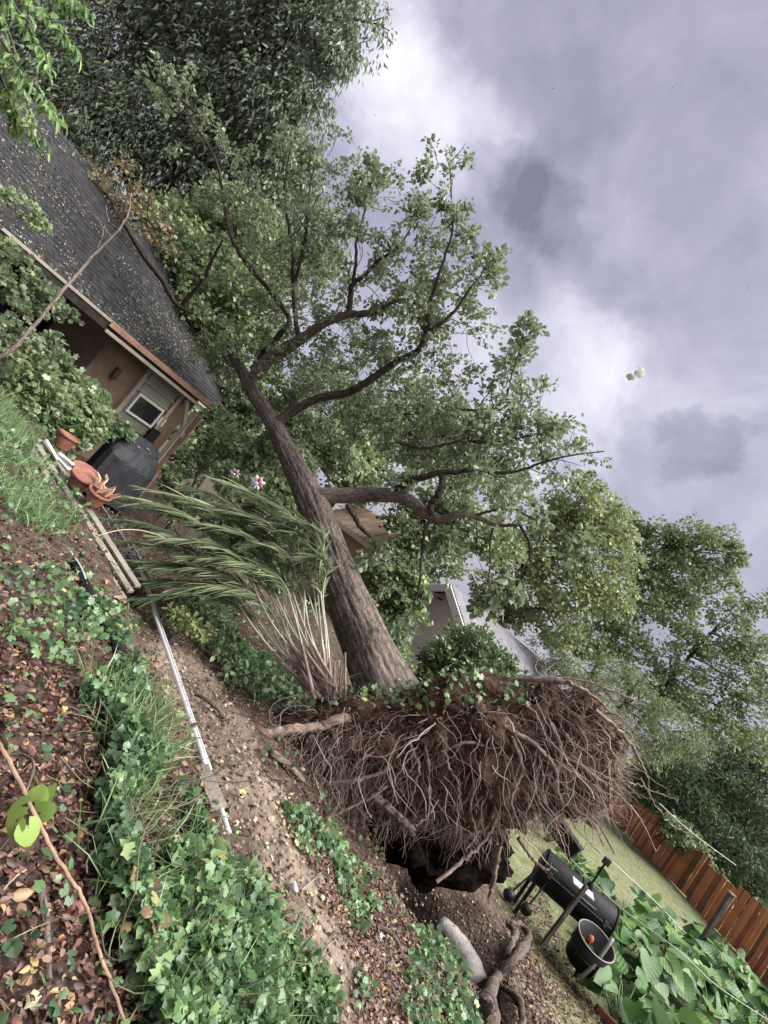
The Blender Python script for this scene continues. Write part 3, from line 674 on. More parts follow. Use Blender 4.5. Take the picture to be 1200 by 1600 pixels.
for sg in (1, -1):
    dn = nrm(np.array(q3(0, sg*hw, ez))-np.array(q3(0, 0, rz)))
    nn = nrm(np.cross(a3, dn)); nn = nn if nn[2] > 0 else -nn
    c_ = np.array(q3(L3/2, 0, rz))+dn*sl3/2+nn*.03
    rf = box('roof', frame(c_, a3, dn), L3, sl3, .08, M_groof, h3)
    for j in range(9):
        cc = np.array(q3(L3/2, 0, rz))+dn*(sl3*(j+.5)/9)+nn*(.085)
        box('roof_course', frame(cc, a3, dn+nn*-.03), L3+.02, sl3/9*.97, .022, M_groof, rf, .004)
    beam('rake_trim', np.array(q3(-.06, 0, rz-.06)), np.array(q3(-.06, 0, rz-.06))+dn*sl3, .06, .24, M_white, h3, up=nn)

# ================================================================== TREES
def pts_d(l): return np.array([P(a, b, c) for a, b, c in l])
DENS = 2.6
def ball_pts(n, shell=.45):
    v = nrm(rng.normal(0, 1, (n, 3))); return v*(shell+(1-shell)*rng.random((n, 1))**.5)
def crown_mesh(name, blobs, lsize, n_clump, per, T, m, parent, droop=.3, width=None, squash=.75, spread=.30, flop=.6):
    """leaves gathered in sprays round many small centres inside each lobe of the crown, with gaps between"""
    PT, AX, NR, SZ, RD = [], [], [], [], []
    for (c, r) in blobs:
        nc = max(5, int(n_clump*DENS*(r**1.7)))
        cc = c+ball_pts(nc, .35)*r*np.array([1, 1, squash])*(.85+.3*rng.random((nc, 1)))
        k = rng.poisson(per, nc)+3
        idx = np.repeat(np.arange(nc), k); n = len(idx)
        cs = r*spread*(.6+.8*rng.random(nc))
        off = rng.normal(0, .5, (n, 3))*cs[idx][:, None]*np.array([1, 1, .65])
        outd = nrm(cc-c)[idx]
        p = cc[idx]+off
        ax = nrm(nrm(off)*.8+outd*.5+rng.normal(0, flop, (n, 3))+np.array([0, 0, -droop]))
        no = nrm(rng.normal(0, .7, (n, 3))+np.array([0, 0, 1.0])+outd*.3)
        shade = rng.normal(0, .16, nc)
        PT.append(p); AX.append(ax); NR.append(no); SZ.append(lsize*rng.uniform(.6, 1.25, n)); RD.append(np.clip(.42+shade[idx]+rng.normal(0, .2, n), 0, 1))
    PT, AX, NR, SZ, RD = map(np.concatenate, (PT, AX, NR, SZ, RD))
    o = link(name, leaves_mesh(name, PT, AX, NR, SZ, T, bend=rng.uniform(-.5, 3, len(PT)), rnd=RD), m, parent)
    o['kind'] = 'stuff'
    return o, PT
def limb_to(tb, a, b, r0, r1, sag=.15, n=9, sides=6):
    a, b = np.asarray(a), np.asarray(b); L = np.linalg.norm(b-a)
    mid = (a+b)/2+rng.normal(0, .10, 3)*L+np.array([0, 0, sag*L*.5])
    q = crom([a, (a+mid)/2+rng.normal(0, .03, 3)*L, mid, (mid+b)/2+rng.normal(0, .04, 3)*L, b], n)
    tb.add(q, np.linspace(r0, r1, n), sides); return q
def blob_tree(name, label, cat, base, top, blobs_px, lsize, n_clump, per, T, m, trunk_r, bark='bark_grey', group=None, droop=.3, squash=.8, spread=.3, trunk_pts=None, twigs=3, flop=.6):
    blobs = [(P(a, b, d), r*d/FPX) for a, b, d, r in blobs_px]
    root = empty(name, base, label, cat, group)
    base = np.array(base, float); top = np.array(top, float)
    tp = crom(trunk_pts if trunk_pts is not None else [base-[0, 0, .3], base+(top-base)*.35+rng.normal(0, .02, 3)*np.linalg.norm(top-base), base+(top-base)*.7+rng.normal(0, .03, 3)*np.linalg.norm(top-base), top], 24)
    tb = TB(); tr = trunk_r*np.linspace(1, .35, 24)*(1+.5*np.exp(-np.linspace(0, 10, 24)*1.2)); tb.add(tp, tr, 14)
    link('trunk', tb.mesh('trunk'), MT[bark], root)
    lb = TB()
    for c, r in blobs:
        dist = np.linalg.norm(tp-c, axis=1)+(.8*np.maximum(0, tp[:, 2]-c[2]+.3*r)); i = int(np.argmin(dist[6:])+6)
        q = limb_to(lb, tp[min(i, 22)], c+rng.normal(0, .15, 3)*r, tr[min(i, 22)]*.62, trunk_r*.10, .12, 10, 7)
        for k in range(twigs):
            e = c+ball_pts(1, .7)[0]*r*np.array([1, 1, squash]); j = random.randint(4, 9)
            q2 = limb_to(lb, q[j], e, trunk_r*.16, trunk_r*.035, .05, 7, 4)
            for w in range(2):
                limb_to(lb, q2[random.randint(2, 5)], e+rng.normal(0, .35, 3)*r, trunk_r*.06, trunk_r*.02, 0, 5, 3)
    link('branches', lb.mesh('branches'), MT[bark], root)
    crown_mesh('crown', blobs, lsize, n_clump, per, T, MT[m], root, droop, None, squash, spread, flop)
    return root
def gz(x, y): return np.array([x, y, float(H(x, y))])
def gbelow(px, py, d):
    q = P(px, py, d); return gz(q[0], q[1])

TG = 'trees standing behind the garden'
# --- large drooping tree filling the upper left
blob_tree('tall_tree', 'tall dark drooping tree filling the upper left behind the cottage', 'tree', gbelow(330, 200, 17), P(330, 160, 17),
          [(560, 20, 15, 55), (520, 70, 15, 50), (450, 60, 15.5, 80), (380, 40, 16, 100), (300, 60, 16.5, 100), (200, 50, 16.5, 100), (110, 90, 16, 90), (60, 150, 15.5, 70), (470, 140, 15.5, 50), (410, 160, 16, 85),
           (330, 170, 16.5, 90), (250, 190, 16.5, 90), (170, 200, 16, 80), (440, 240, 16.5, 70), (370, 270, 17, 85), (280, 290, 17, 80), (470, 320, 17.5, 60), (410, 370, 17.5, 80), (500, 400, 18, 50), (130, 270, 16, 60), (60, 60, 16, 90), (270, -30, 16, 110), (460, -30, 15, 90)],
          .20, 20, 26, T_NARROW[0:2] if False else T_([(0, 0, 0), (-.17, .4, .05), (0, 1, -.12), (.17, .4, .05)], [[(0, 3, 2), (0, 2, 1)]]), 'leaf_dark', .5, 'bark_dark', TG, droop=1.1, spread=.33, flop=.45)
# --- mid green trees behind the cottage roof
blob_tree('garden_tree', 'mid green tree rising behind the cottage roof ridge', 'tree', gbelow(330, 420, 13.5), P(330, 400, 13.5),
          [(300, 400, 13, 60), (360, 450, 13, 60), (330, 510, 12.8, 55), (270, 350, 13.5, 50), (390, 360, 14, 60), (350, 330, 14, 50), (400, 500, 13.2, 55), (300, 470, 12.6, 40), (420, 430, 14, 50), (350, 560, 13, 35)],
          .12, 34, 24, T_DIAMOND, 'leaf_mid', .2, 'bark_dark', TG, droop=.3)
blob_tree('rusty_tree', 'small tree with rusty orange leaf sprays above the roof', 'tree', gbelow(215, 420, 11.2), P(205, 330, 11.2),
          [(190, 290, 11, 42), (225, 330, 11, 38), (150, 285, 11, 30), (250, 370, 11, 32), (170, 320, 11, 25)],
          .08, 22, 12, T_DIAMOND, 'leaf_rust', .07, 'bark_dark', TG, droop=.2)
# --- filler shrubs and trees seen through and right of the fallen trunk
blob_tree('garden_tree', 'green tree just right of the fallen trunk with hanging boughs', 'tree', gbelow(640, 930, 14), P(650, 800, 14),
          [(620, 900, 13.5, 55), (588, 990, 13, 40), (622, 905, 13.2, 34), (648, 925, 13, 26), (640, 965, 12.8, 26), (622, 935, 13.5, 42), (680, 860, 14, 48), (640, 830, 14, 45), (730, 820, 14.5, 55), (700, 780, 14.5, 50), (610, 1030, 13, 35), (780, 850, 15, 45), (560, 720, 14, 40), (540, 700, 14, 50)],
          .12, 30, 22, T_DIAMOND, 'leaf_mid', .16, 'bark_dark', TG, droop=.4)
blob_tree('garden_tree', 'dense green tree in the middle distance behind the fallen crown', 'tree', gbelow(600, 720, 17), P(600, 640, 17),
          [(520, 620, 17, 60), (590, 660, 17, 65), (660, 690, 17, 60), (720, 720, 17, 50), (480, 690, 16, 50), (570, 740, 16, 60), (640, 620, 17, 45), (780, 750, 18, 45), (700, 650, 17, 40)],
          .13, 22, 22, T_DIAMOND, 'leaf_fallen', .2, 'bark_dark', TG)
blob_tree('dark_bush', 'dark glossy evergreen bush in front of the white house', 'bush', gbelow(740, 1040, 10.5), P(745, 1010, 10.5),
          [(735, 1015, 10.5, 48), (700, 1040, 10.2, 42), (772, 1036, 10.5, 36), (740, 1060, 10, 50), (690, 1075, 9.8, 35), (795, 1068, 10.3, 28), (668, 1068, 10, 22)],
          .095, 90, 22, T_OVAL, 'leaf_gloss', .09, 'bark_dark', None, droop=.1, twigs=2)
# --- trees on the right
blob_tree('broadleaf_tree', 'broad tree with yellow green top right of the white house', 'tree', gbelow(880, 880, 20), P(890, 800, 20),
          [(905, 790, 20, 48), (860, 800, 20, 42), (950, 810, 20.5, 42), (900, 840, 20, 55), (845, 860, 19.5, 48), (960, 860, 20.5, 45), (800, 870, 19.5, 40), (880, 910, 20, 60), (820, 930, 23, 48), (940, 920, 20, 48), (770, 920, 23, 36), (870, 975, 21, 45), (800, 970, 23.5, 30), (920, 760, 20.5, 24)],
          .14, 20, 24, T_DIAMOND, 'leaf_yellow', .22, 'bark_dark', TG, droop=.3)
blob_tree('broadleaf_tree', 'tall open green tree with dark leaning trunk near the right edge', 'tree', gbelow(1040, 900, 24), P(1060, 850, 24),
          [(1085, 845, 24, 42), (1040, 850, 24, 36), (1125, 840, 24, 28), (1145, 870, 24, 24), (1000, 880, 24, 40), (1060, 900, 24, 45), (1110, 900, 24, 35), (1010, 940, 23.5, 40), (960, 960, 23, 36), (1060, 960, 24, 38), (920, 1000, 22.5, 38), (980, 1010, 23, 40), (1000, 820, 24, 22)],
          .15, 16, 24, T_DIAMOND, 'leaf_mid', .24, 'bark_dark', TG, droop=.2)
blob_tree('broadleaf_tree', 'thin yellowing tree with sky showing through at right edge', 'tree', gbelow(1090, 1040, 22), P(1120, 980, 22),
          [(1140, 960, 22, 34), (1175, 1000, 22, 34), (1110, 1010, 22, 34), (1190, 940, 22, 30), (1150, 1060, 22, 40), (1070, 1060, 22, 36), (1100, 1110, 22, 36), (1180, 1110, 22, 38), (1040, 1030, 22, 34), (1210, 1060, 22, 40), (1130, 1130, 22, 40), (1190, 1160, 22, 40), (1080, 1010, 22, 30), (1160, 1010, 22, 30), (1050, 1090, 22, 34), (1010, 1060, 22, 34)],
          .14, 15, 18, T_DIAMOND, 'leaf_mid', .13, 'bark_dark', TG, droop=.3)
blob_tree('broadleaf_tree', 'low bright green tree directly behind the root mass', 'tree', gbelow(980, 1090, 20), P(1000, 1060, 20),
          [(960, 1050, 20, 40), (1000, 1100, 20, 42), (930, 1080, 19, 36), (1040, 1130, 20, 38), (890, 1050, 19, 36), (1020, 1170, 20, 36), (860, 1020, 19.5, 34), (960, 1130, 19, 34), (1080, 1160, 20.5, 34)],
          .15, 26, 24, T_NARROW, 'leaf_mid', .14, 'bark_dark', TG, droop=.4)
blob_tree('conifer', 'dark conifer mass behind the wooden fence', 'tree', gbelow(1110, 1260, 26), P(1150, 1180, 26),
          [(1100, 1200, 26, 60), (1160, 1220, 26, 60), (1070, 1250, 25, 50), (1190, 1290, 26, 60), (1120, 1300, 25, 60), (1050, 1200, 25, 45), (1160, 1360, 25, 55), (1200, 1400, 25, 60), (1060, 1310, 25, 36), (1200, 1180, 26, 45), (1010, 1240, 25, 34)],
          .26, 14, 34, T_NARROW, 'leaf_conifer', .26, 'bark_dark', TG, droop=.1)
for q_, lab, r_ in ((((1150, 1450), (1190, 1440), (1215, 1480)), 'grey green bush hanging over the fence at the right edge', 30), (((1085, 1330), (1110, 1380), (1060, 1300)), 'olive bush leaning on the back of the fence', 26)):
    blob_tree('fence_bush', lab, 'bush', gbelow(q_[0][0], q_[0][1], 23), P(q_[0][0], q_[0][1], 23), [(a, b, 23, r_) for a, b in q_], .16, 26, 20, T_DIAMOND, 'leaf_mid', .08, 'bark_dark', None)
# --- a far wood that closes the view between the nearer trees
fb_ = []
for x_ in np.linspace(-75, 120, 44):
    y_ = 62+14*math.sin(x_*.13)+random.uniform(-6, 6)
    for k in range(3): fb_.append((np.array([x_+random.uniform(-2, 2), y_+random.uniform(-2, 2), random.uniform(.5, 3.5+1.0*(k == 2))]), random.uniform(2.0, 3.2)))
o, _ = crown_mesh('far_wood', fb_, .75, 6, 26, T_DIAMOND, MT['leaf_mid'], None, .2)
tag(o, 'far wood closing the view beyond the garden', 'wood', None, 'stuff')

# --- bushes by the cottage
BG = 'bushes in front of the cottage'
def bush(name, label, blobs, lsize, m, T=T_CLUSTER, nc=110, per=17, trunk_r=.03, group=BG, droop=.1, spread=.28):
    b = blobs[0]; c = [P(a, b_, d) for a, b_, d, r in blobs]; m_ = np.mean(c, axis=0)
    return blob_tree(name, label, 'bush', gz(m_[0], m_[1]), m_, blobs, lsize, nc, per, T, m, trunk_r, 'bark_grey', group, droop, .85, spread, twigs=2)
bush('leafy_bush', 'large pale green lobed leaf bush between the slope and the cottage', [(110, 650, 7.6, 48), (60, 620, 7.2, 45), (152, 652, 8, 33), (85, 575, 7.8, 32), (110, 690, 7.5, 24), (190, 678, 8.3, 15), (140, 615, 8.2, 24)], .085, 'leaf_pale', T_MAPLE)
bush('leafy_bush', 'dark bush under the roof edge at the left border', [(25, 445, 6.5, 42), (65, 470, 6.8, 32), (15, 520, 6.4, 46), (60, 530, 7, 30), (100, 490, 7.4, 18), (20, 390, 6.5, 24)], .075, 'leaf_fallen', T_MAPLE, nc=60)
bush('leafy_bush', 'pale bush right of the porch post below the trunk', [(350, 690, 9.6, 34), (390, 720, 9.3, 34), (300, 725, 9.6, 26), (430, 700, 9.4, 26), (270, 745, 9.2, 20), (340, 650, 10, 20), (360, 750, 9, 26)], .085, 'leaf_pale', T_CLUSTER)
bush('leafy_bush', 'pale green foliage just behind the leaning trunk', [(450, 640, 11, 32), (500, 680, 11, 36), (540, 720, 11, 30), (470, 720, 10.6, 26), (420, 590, 11.5, 26)], .10, 'leaf_pale', T_CLUSTER, nc=90)
bush('leafy_bush', 'thin sprig of pale leaves in front of the roof', [(45, 330, 5.6, 22), (20, 310, 5.5, 20), (65, 350, 5.7, 14)], .05, 'leaf_pale', T_MAPLE, nc=140, per=10)
bush('yellow_shrub', 'small yellow green shrub on the bank below the walkway', [(290, 970, 5.2, 20), (315, 985, 5.2, 15), (270, 960, 5.2, 12)], .06, 'leaf_yellow', T_OVAL, nc=260, per=10)
bush('leafy_bush', 'dark leafy shrub behind the palm fronds', [(420, 790, 8.6, 40), (360, 800, 8.6, 36), (300, 790, 8.8, 34), (460, 830, 8.4, 36), (400, 850, 8.2, 40), (340, 850, 8.2, 34), (480, 880, 8, 30), (440, 900, 7.8, 30), (270, 760, 9, 26)], .08, 'leaf_mid', T_CLUSTER, nc=60, per=16, droop=.2)
bush('leafy_bush', 'dark shrub under the roof corner behind the trunk', [(375, 650, 12.6, 30), (400, 690, 12.4, 30), (410, 640, 12.6, 30), (360, 620, 12.8, 24), (430, 730, 12, 30), (380, 600, 13, 26)], .10, 'leaf_fallen', T_CLUSTER, nc=60, per=16, droop=.2)
# --- hanging foreground spray, top left
def spray(name, label, tips, m, lsize, d):
    root = empty(name, P(*tips[0][0]), label, 'branch', 'green branches hanging in from the top left')
    tb = TB(); pt, ax, no = [], [], []
    for st in tips:
        q = crom(pts_d(st), 26); tb.add(q, np.linspace(.006, .0015, 26), 5)
        dr = nrm(np.gradient(q, axis=0))
        for i in range(2, 26):
            for k in range(3):
                pt.append(q[i]+rng.normal(0, .012, 3)); ax.append(dr[i]*.7+rng.normal(0, .45, 3)+np.array([0, 0, -.7])); no.append(rng.normal(0, .6, 3)+np.array([0, 0, 1]))
    link('twigs', tb.mesh('twigs'), MT['bark_grey'], root)
    n = len(pt); o = link('leaves', leaves_mesh('leaves', np.array(pt), np.array(ax), np.array(no), lsize*rng.uniform(.6, 1.3, n), T_OVAL, width=lsize*rng.uniform(.35, .8, n), bend=rng.uniform(0, 3, n)), MT[m], root); o['kind'] = 'stuff'
spray('hanging_branch', 'bright green leafy branch hanging in at the top left corner',
      [[(-30, -20, 2.6), (10, 40, 2.6), (30, 110, 2.6), (45, 170, 2.6), (70, 230, 2.6)], [(-20, 30, 2.5), (20, 90, 2.5), (60, 140, 2.5), (95, 185, 2.5)], [(-30, 80, 2.6), (0, 120, 2.6), (15, 160, 2.6), (25, 200, 2.6)],
       [(20, -30, 2.7), (60, 10, 2.7), (95, 50, 2.7), (120, 85, 2.7)], [(-30, 0, 2.6), (-5, 60, 2.6), (20, 130, 2.6)], [(50, -30, 2.8), (100, 0, 2.8), (140, 20, 2.8)], [(0, -30, 2.5), (30, 20, 2.5), (60, 70, 2.5), (75, 110, 2.5)], [(-30, 130, 2.6), (10, 160, 2.6), (40, 200, 2.6)]], 'leaf_bright', .062, 2.6)
# --- bare slanting branch that crosses the roof and eave
def branch_px(tb, pts, w, n=30, sides=8, wob=.006):
    """pts (px,py,depth), widths in picture pixels"""
    q = crom(pts_d(pts), n); dd = np.interp(np.linspace(0, 1, n), np.linspace(0, 1, len(pts)), [p_[2] for p_ in pts])
    ww = np.interp(np.linspace(0, 1, n), np.linspace(0, 1, len(w)), w)
    q = q+rng.normal(0, wob, q.shape)*np.sin(np.linspace(0, np.pi, n))[:, None]
    tb.add(q, ww*dd/FPX/2, sides); return q
bb_ = empty('bare_branch', P(0, 555, 6.0), 'thin bare brown branch leaning across the roof edge at left', 'branch')
tb = TB()
branch_px(tb, [(-12, 562, 5.8), (20, 545, 5.9), (60, 500, 6.2), (110, 440, 6.6), (150, 395, 7), (185, 360, 7.2)], [8, 6, 5, 3], wob=.004)
branch_px(tb, [(150, 395, 7), (160, 365, 7.2), (150, 340, 7.3), (135, 330, 7.3)], [3, 2], 12, 5)
branch_px(tb, [(185, 360, 7.2), (200, 335, 7.4), (205, 300, 7.5)], [4, 2], 12, 5); branch_px(tb, [(185, 360, 7.2), (170, 345, 7.4), (165, 320, 7.5)], [4, 1.5], 12, 5)
link('limb', tb.mesh('limb'), MT['bark'], bb_)
fl = empty('fallen_limb', P(270, 450, 10), 'dark broken limb lying on the roof below the ridge', 'branch')
tb = TB(); branch_px(tb, [(195, 350, 10.2), (225, 400, 10.2), (255, 440, 10.3), (275, 475, 10.5), (300, 490, 10.6)], [7, 9, 8, 5]); branch_px(tb, [(280, 482, 10.6), (315, 440, 10.4), (335, 400, 10.2), (348, 375, 10)], [8, 6, 3], 20)
link('limb', tb.mesh('limb'), MT['bark_dark'], fl)

# ================================================================== THE FALLEN TREE
tree = empty('fallen_tree', gbelow(640, 1180, 5.1), 'huge uprooted tree leaning on the cottage with its roots torn out', 'tree')
# trunk: bark ridges are real relief
TP = [(655, 1160, 5.45), (622, 1110, 5.5), (596, 1060, 5.6), (570, 1000, 5.95), (541, 930, 6.5), (512, 850, 7.1), (484, 778, 7.8), (455, 720, 8.4), (425, 660, 9.1), (396, 615, 9.8), (372, 570, 10.5), (345, 530, 11.2)]
TWD = [124, 108, 88, 76, 64, 54, 47, 34, 26, 21, 16, 8]
nT, sT = 360, 96
q = crom(pts_d(TP), nT); dd = np.interp(np.linspace(0, 1, nT), np.linspace(0, 1, len(TP)), [p_[2] for p_ in TP]); ww = np.interp(np.linspace(0, 1, nT), np.linspace(0, 1, len(TP)), TWD)
tb = TB(); tb.add(q, ww*dd/FPX/2, sT); V = tb.V[0].reshape(nT, sT+1, 3)
ax = np.repeat(q[:, None, :], sT+1, 1); rad = V-ax; rl = np.linalg.norm(rad, axis=2, keepdims=True); rh = rad/rl
th = np.linspace(0, 2*np.pi, sT+1); Lq = np.concatenate([[0], np.cumsum(np.linalg.norm(np.diff(q, axis=0), axis=1))])
qq = np.stack([np.broadcast_to(np.cos(th)[None]*5.5, (nT, sT+1)), np.broadcast_to(np.sin(th)[None]*5.5, (nT, sT+1)), np.broadcast_to(Lq[:, None]*1.5, (nT, sT+1))], -1)
rid = 1-np.abs(fbm(qq*np.array([1.6, 1.6, 1.0]), 3))*1.6
lump = fbm(qq*np.array([.25, .25, .5]), 3)*.045
V = V+rh*((rid*.024-.018)+lump*rl[..., 0]*1.3)[..., None]
tb.V[0] = V.reshape(-1, 3)
link('trunk', tb.mesh('trunk'), MT['bark'], tree)
LIMBS = [
 ([(478, 782, 7.8), (505, 775, 7.75), (560, 774, 7.7), (610, 774, 7.6), (640, 783, 7.5), (662, 800, 7.4), (690, 812, 7.3), (718, 803, 7.2), (740, 806, 7.2), (775, 820, 7.2), (810, 820, 7.2)], [34, 26, 23, 22, 19, 14, 11, 7, 5]),
 ([(612, 772, 7.6), (640, 752, 7.5), (665, 745, 7.4), (687, 738, 7.3), (715, 738, 7.2), (740, 733, 7.1), (770, 738, 7), (810, 736, 6.9), (850, 722, 6.8), (890, 712, 6.8), (944, 705, 6.8)], [16, 11, 9, 7, 5, 3.5, 2]),
 ([(688, 737, 7.3), (692, 755, 7.25), (686, 770, 7.2), (672, 792, 7.3), (676, 806, 7.3)], [9, 12, 12, 11]),
 ([(543, 788, 7.7), (552, 805, 7.7), (565, 825, 7.75), (583, 842, 7.8)], [9, 8, 7, 4]),
 ([(673, 812, 7.3), (662, 835, 7.3), (659, 870, 7.3), (655, 915, 7.3), (646, 950, 7.3)], [5, 5, 4, 2]),
 ([(432, 660, 9.0), (460, 642, 9.0), (496, 623, 8.9), (546, 612, 8.7), (587, 587, 8.5), (617, 567, 8.4), (654, 546, 8.2), (667, 517, 8.1), (671, 479, 8.1), (687, 425, 8), (706, 362, 8), (705, 304, 8), (702, 232, 8)], [17, 14, 13, 12, 11, 10, 8, 6, 4, 3, 1.5]),
 ([(665, 520, 8.1), (690, 505, 8), (715, 480, 7.9), (735, 450, 7.8), (752, 430, 7.8)], [7, 5, 3]),
 ([(398, 588, 10.1), (420, 562, 10), (452, 541, 9.8), (480, 524, 9.6), (508, 504, 9.4), (542, 493, 9.2), (587, 488, 9), (612, 471, 8.9), (640, 470, 8.9), (660, 482, 8.8)], [22, 20, 16, 13, 10, 7, 4]),
 ([(545, 492, 9.2), (547, 470, 9.2), (551, 445, 9.1), (567, 432, 9.0), (595, 405, 8.9), (625, 383, 8.8), (645, 350, 8.7)], [10, 9, 7, 4, 2]),
 ([(552, 440, 9.1), (556, 410, 9.1), (558, 370, 9), (570, 330, 9), (574, 290, 8.9)], [6, 4, 2.5]),
 ([(396, 580, 10.1), (415, 548, 10.1), (440, 520, 10.1), (452, 498, 10.1), (425, 458, 10), (383, 408, 9.9), (358, 362, 9.8), (350, 313, 9.7), (337, 250, 9.6), (300, 190, 9.5), (265, 145, 9.4)], [13, 11, 9, 8, 7, 6, 5, 3.5, 2]),
 ([(468, 530, 9.7), (462, 500, 9.8), (458, 440, 9.8), (458, 395, 9.8), (450, 345, 9.7), (445, 290, 9.6), (452, 240, 9.6)], [9, 7, 6, 4, 2]),
 ([(462, 440, 9.8), (470, 405, 9.6), (478, 370, 9.5), (480, 320, 9.4), (490, 265, 9.4)], [7, 6, 4, 2]),
 ([(812, 820, 7.2), (826, 845, 7.2), (828, 870, 7.2), (815, 890, 7.2)], [5, 4, 1.5]),
 ([(770, 825, 7.2), (765, 850, 7.2), (766, 880, 7.2), (762, 910, 7.2)], [4, 3, 1.5]),
 ([(738, 806, 7.2), (790, 795, 7.1), (830, 808, 7.1), (870, 835, 7.1)], [5, 4, 1.5]),
 ([(720, 640, 7.4), (760, 640, 7.4), (790, 620, 7.4), (800, 585, 7.4), (812, 545, 7.4)], [4, 3.5, 3, 1.5]),
 ([(620, 690, 7.8), (660, 700, 7.7), (720, 690, 7.6), (780, 690, 7.5), (830, 680, 7.4)], [5, 4.5, 4, 2]),
]
limbq = []
for pts, w in LIMBS:
    tb = TB(); qn = 16+len(pts)*5
    lq = branch_px(tb, pts, w, qn, 12 if w[0] > 9 else 8, .006)
    b = link('branch', tb.mesh('branch'), MT['bark_dark' if w[0] < 18 else 'bark'], tree)
    limbq.append((lq, w[0], np.mean([p_[2] for p_ in pts])))
# leafy twigs along the limbs
tw_ = TB(); PT, AX, NR, SZ, RD = [], [], [], [], []
def leaf_tuft(c, axis, k, ls, spread):
    n = k; off = rng.normal(0, 1, (n, 3))*spread
    PT.append(c+off*.8); AX.append(nrm(nrm(off)+axis*.6+rng.normal(0, .4, (n, 3))+np.array([0, 0, -.35]))); NR.append(rng.normal(0, .7, (n, 3))+np.array([0, 0, 1])); SZ.append(ls*rng.uniform(.6, 1.3, n)); RD.append(np.clip(.42+rng.normal(0, .12)+rng.normal(0, .2, n), 0, 1))
def twig(start, dirn, L, r, depth, ls, kk):
    e = start+dirn*L+np.array([0, 0, -.06*L]); m_ = (start+e)/2+rng.normal(0, .07, 3)*L
    qq_ = crom([start, m_, e], 6); tw_.add(qq_, np.linspace(r, r*.4, 6), 4)
    if depth == 0:
        for i in (3, 4, 5): leaf_tuft(qq_[i], dirn, kk, ls, .045)
        return
    for k in range(random.randint(2, 3)):
        i = random.randint(2, 5); d2 = nrm(dirn+rng.normal(0, .6, 3)); twig(qq_[i], d2, L*random.uniform(.5, .8), r*.55, depth-1, ls, kk)
for i, (lq, w0, d) in enumerate(limbq):
    n = len(lq); t = nrm(np.gradient(lq, axis=0))
    start = .25 if w0 > 12 else .1
    bare = i in (0, 2, 3, 4, 13, 14, 15)
    L = np.sum(np.linalg.norm(np.diff(lq, axis=0), axis=1))
    cnt = int(L*(5.2 if not bare else 1.2)*(.55 if i == 1 else 1))
    for k in range(cnt):
        f = start+((1 if i != 1 else .82)-start)*random.random()**.8; j = min(n-1, int(f*(n-1)))
        dv = nrm(rng.normal(0, 1, 3)); dv = nrm(dv-.6*np.dot(dv, t[j])*t[j]+.55*t[j]+np.array([0, 0, .1]))
        if i in (5, 8, 9) and f > .7: dv = nrm(dv-CU*.35)
        twig(lq[j], dv, random.uniform(.25, .75)*(.5 if i in (5, 8, 9) and f > .6 else 1), .008, 1 if random.random() < .75 else 2, .068, 6)
    for k in range(3 if i not in (1, 5) else 0): twig(lq[-1-k], nrm(t[-1]+rng.normal(0, .3, 3)), .3, .005, 1, .10, 5)
# fuller sprays where the crown is dense
def fill(px, py, d, r, cnt, ls=.068):
    d = d+(.55 if px > 560 and py > 640 else .25); c = P(px, py, d); R_ = r*d/FPX
    for k in range(int(cnt*.50)):
        s_ = c+ball_pts(1, .2)[0]*R_*np.array([1, 1, .85]); twig(s_, nrm(rng.normal(0, 1, 3)), random.uniform(.2, .5), .006, 1, ls, 6)
for a in [(480, 590, 10, 60, 46), (540, 560, 9.5, 55, 34), (600, 620, 9, 55, 40), (660, 620, 8.6, 50, 30), (540, 660, 9.2, 60, 50), (620, 690, 8.6, 60, 46), (700, 690, 8.2, 60, 46), (760, 680, 7.8, 55, 40), (820, 660, 7.6, 50, 34), (800, 590, 7.5, 32, 16), (815, 550, 7.5, 24, 9),
          (850, 690, 7.4, 30, 14), (720, 740, 7.8, 45, 24), (640, 500, 8.8, 50, 20), (700, 460, 8.2, 45, 18), (590, 440, 9, 50, 20), (640, 400, 8.8, 45, 16), (560, 330, 9, 50, 22), (610, 300, 8.9, 40, 12), (520, 280, 9.2, 45, 22), (690, 380, 8.1, 36, 11), (660, 330, 8.4, 30, 7), (500, 440, 9.6, 45, 18), (440, 560, 10, 40, 22), (410, 480, 10, 50, 24),
          (365, 565, 10.4, 32, 34), (395, 545, 10.2, 30, 22), (345, 540, 10.6, 30, 26), (360, 420, 10, 50, 24), (330, 330, 9.8, 60, 24), (430, 330, 9.6, 50, 20), (720, 500, 8, 35, 12), (740, 440, 7.9, 22, 6), (680, 560, 8.2, 40, 14), (700, 620, 8.2, 40, 18), (880, 690, 7.3, 16, 4), (580, 260, 9, 30, 7), (450, 620, 10, 40, 30), (520, 520, 9.6, 45, 30), (480, 640, 10, 40, 30), (600, 560, 9.2, 45, 26), (460, 400, 10, 50, 26), (540, 380, 9.4, 45, 20)]:
    fill(*a)
link('twigs', tw_.mesh('twigs'), MT['bark_dark'], tree)
PT, AX, NR, SZ, RD = map(np.concatenate, (PT, AX, NR, SZ, RD))
o = link('foliage', leaves_mesh('foliage', PT, AX, NR, SZ, T_([(0, 0, 0), (-.36, .3, .06), (-.30, .72, .03), (0, 1, -.1), (.30, .72, .03), (.36, .3, .06)], [[(0, 5, 4, 3), (0, 3, 2, 1)]]), bend=rng.uniform(-.5, 3, len(PT)), rnd=RD), MT['leaf_fallen'], tree); o['kind'] = 'stuff'
print('fallen leaves', len(PT))
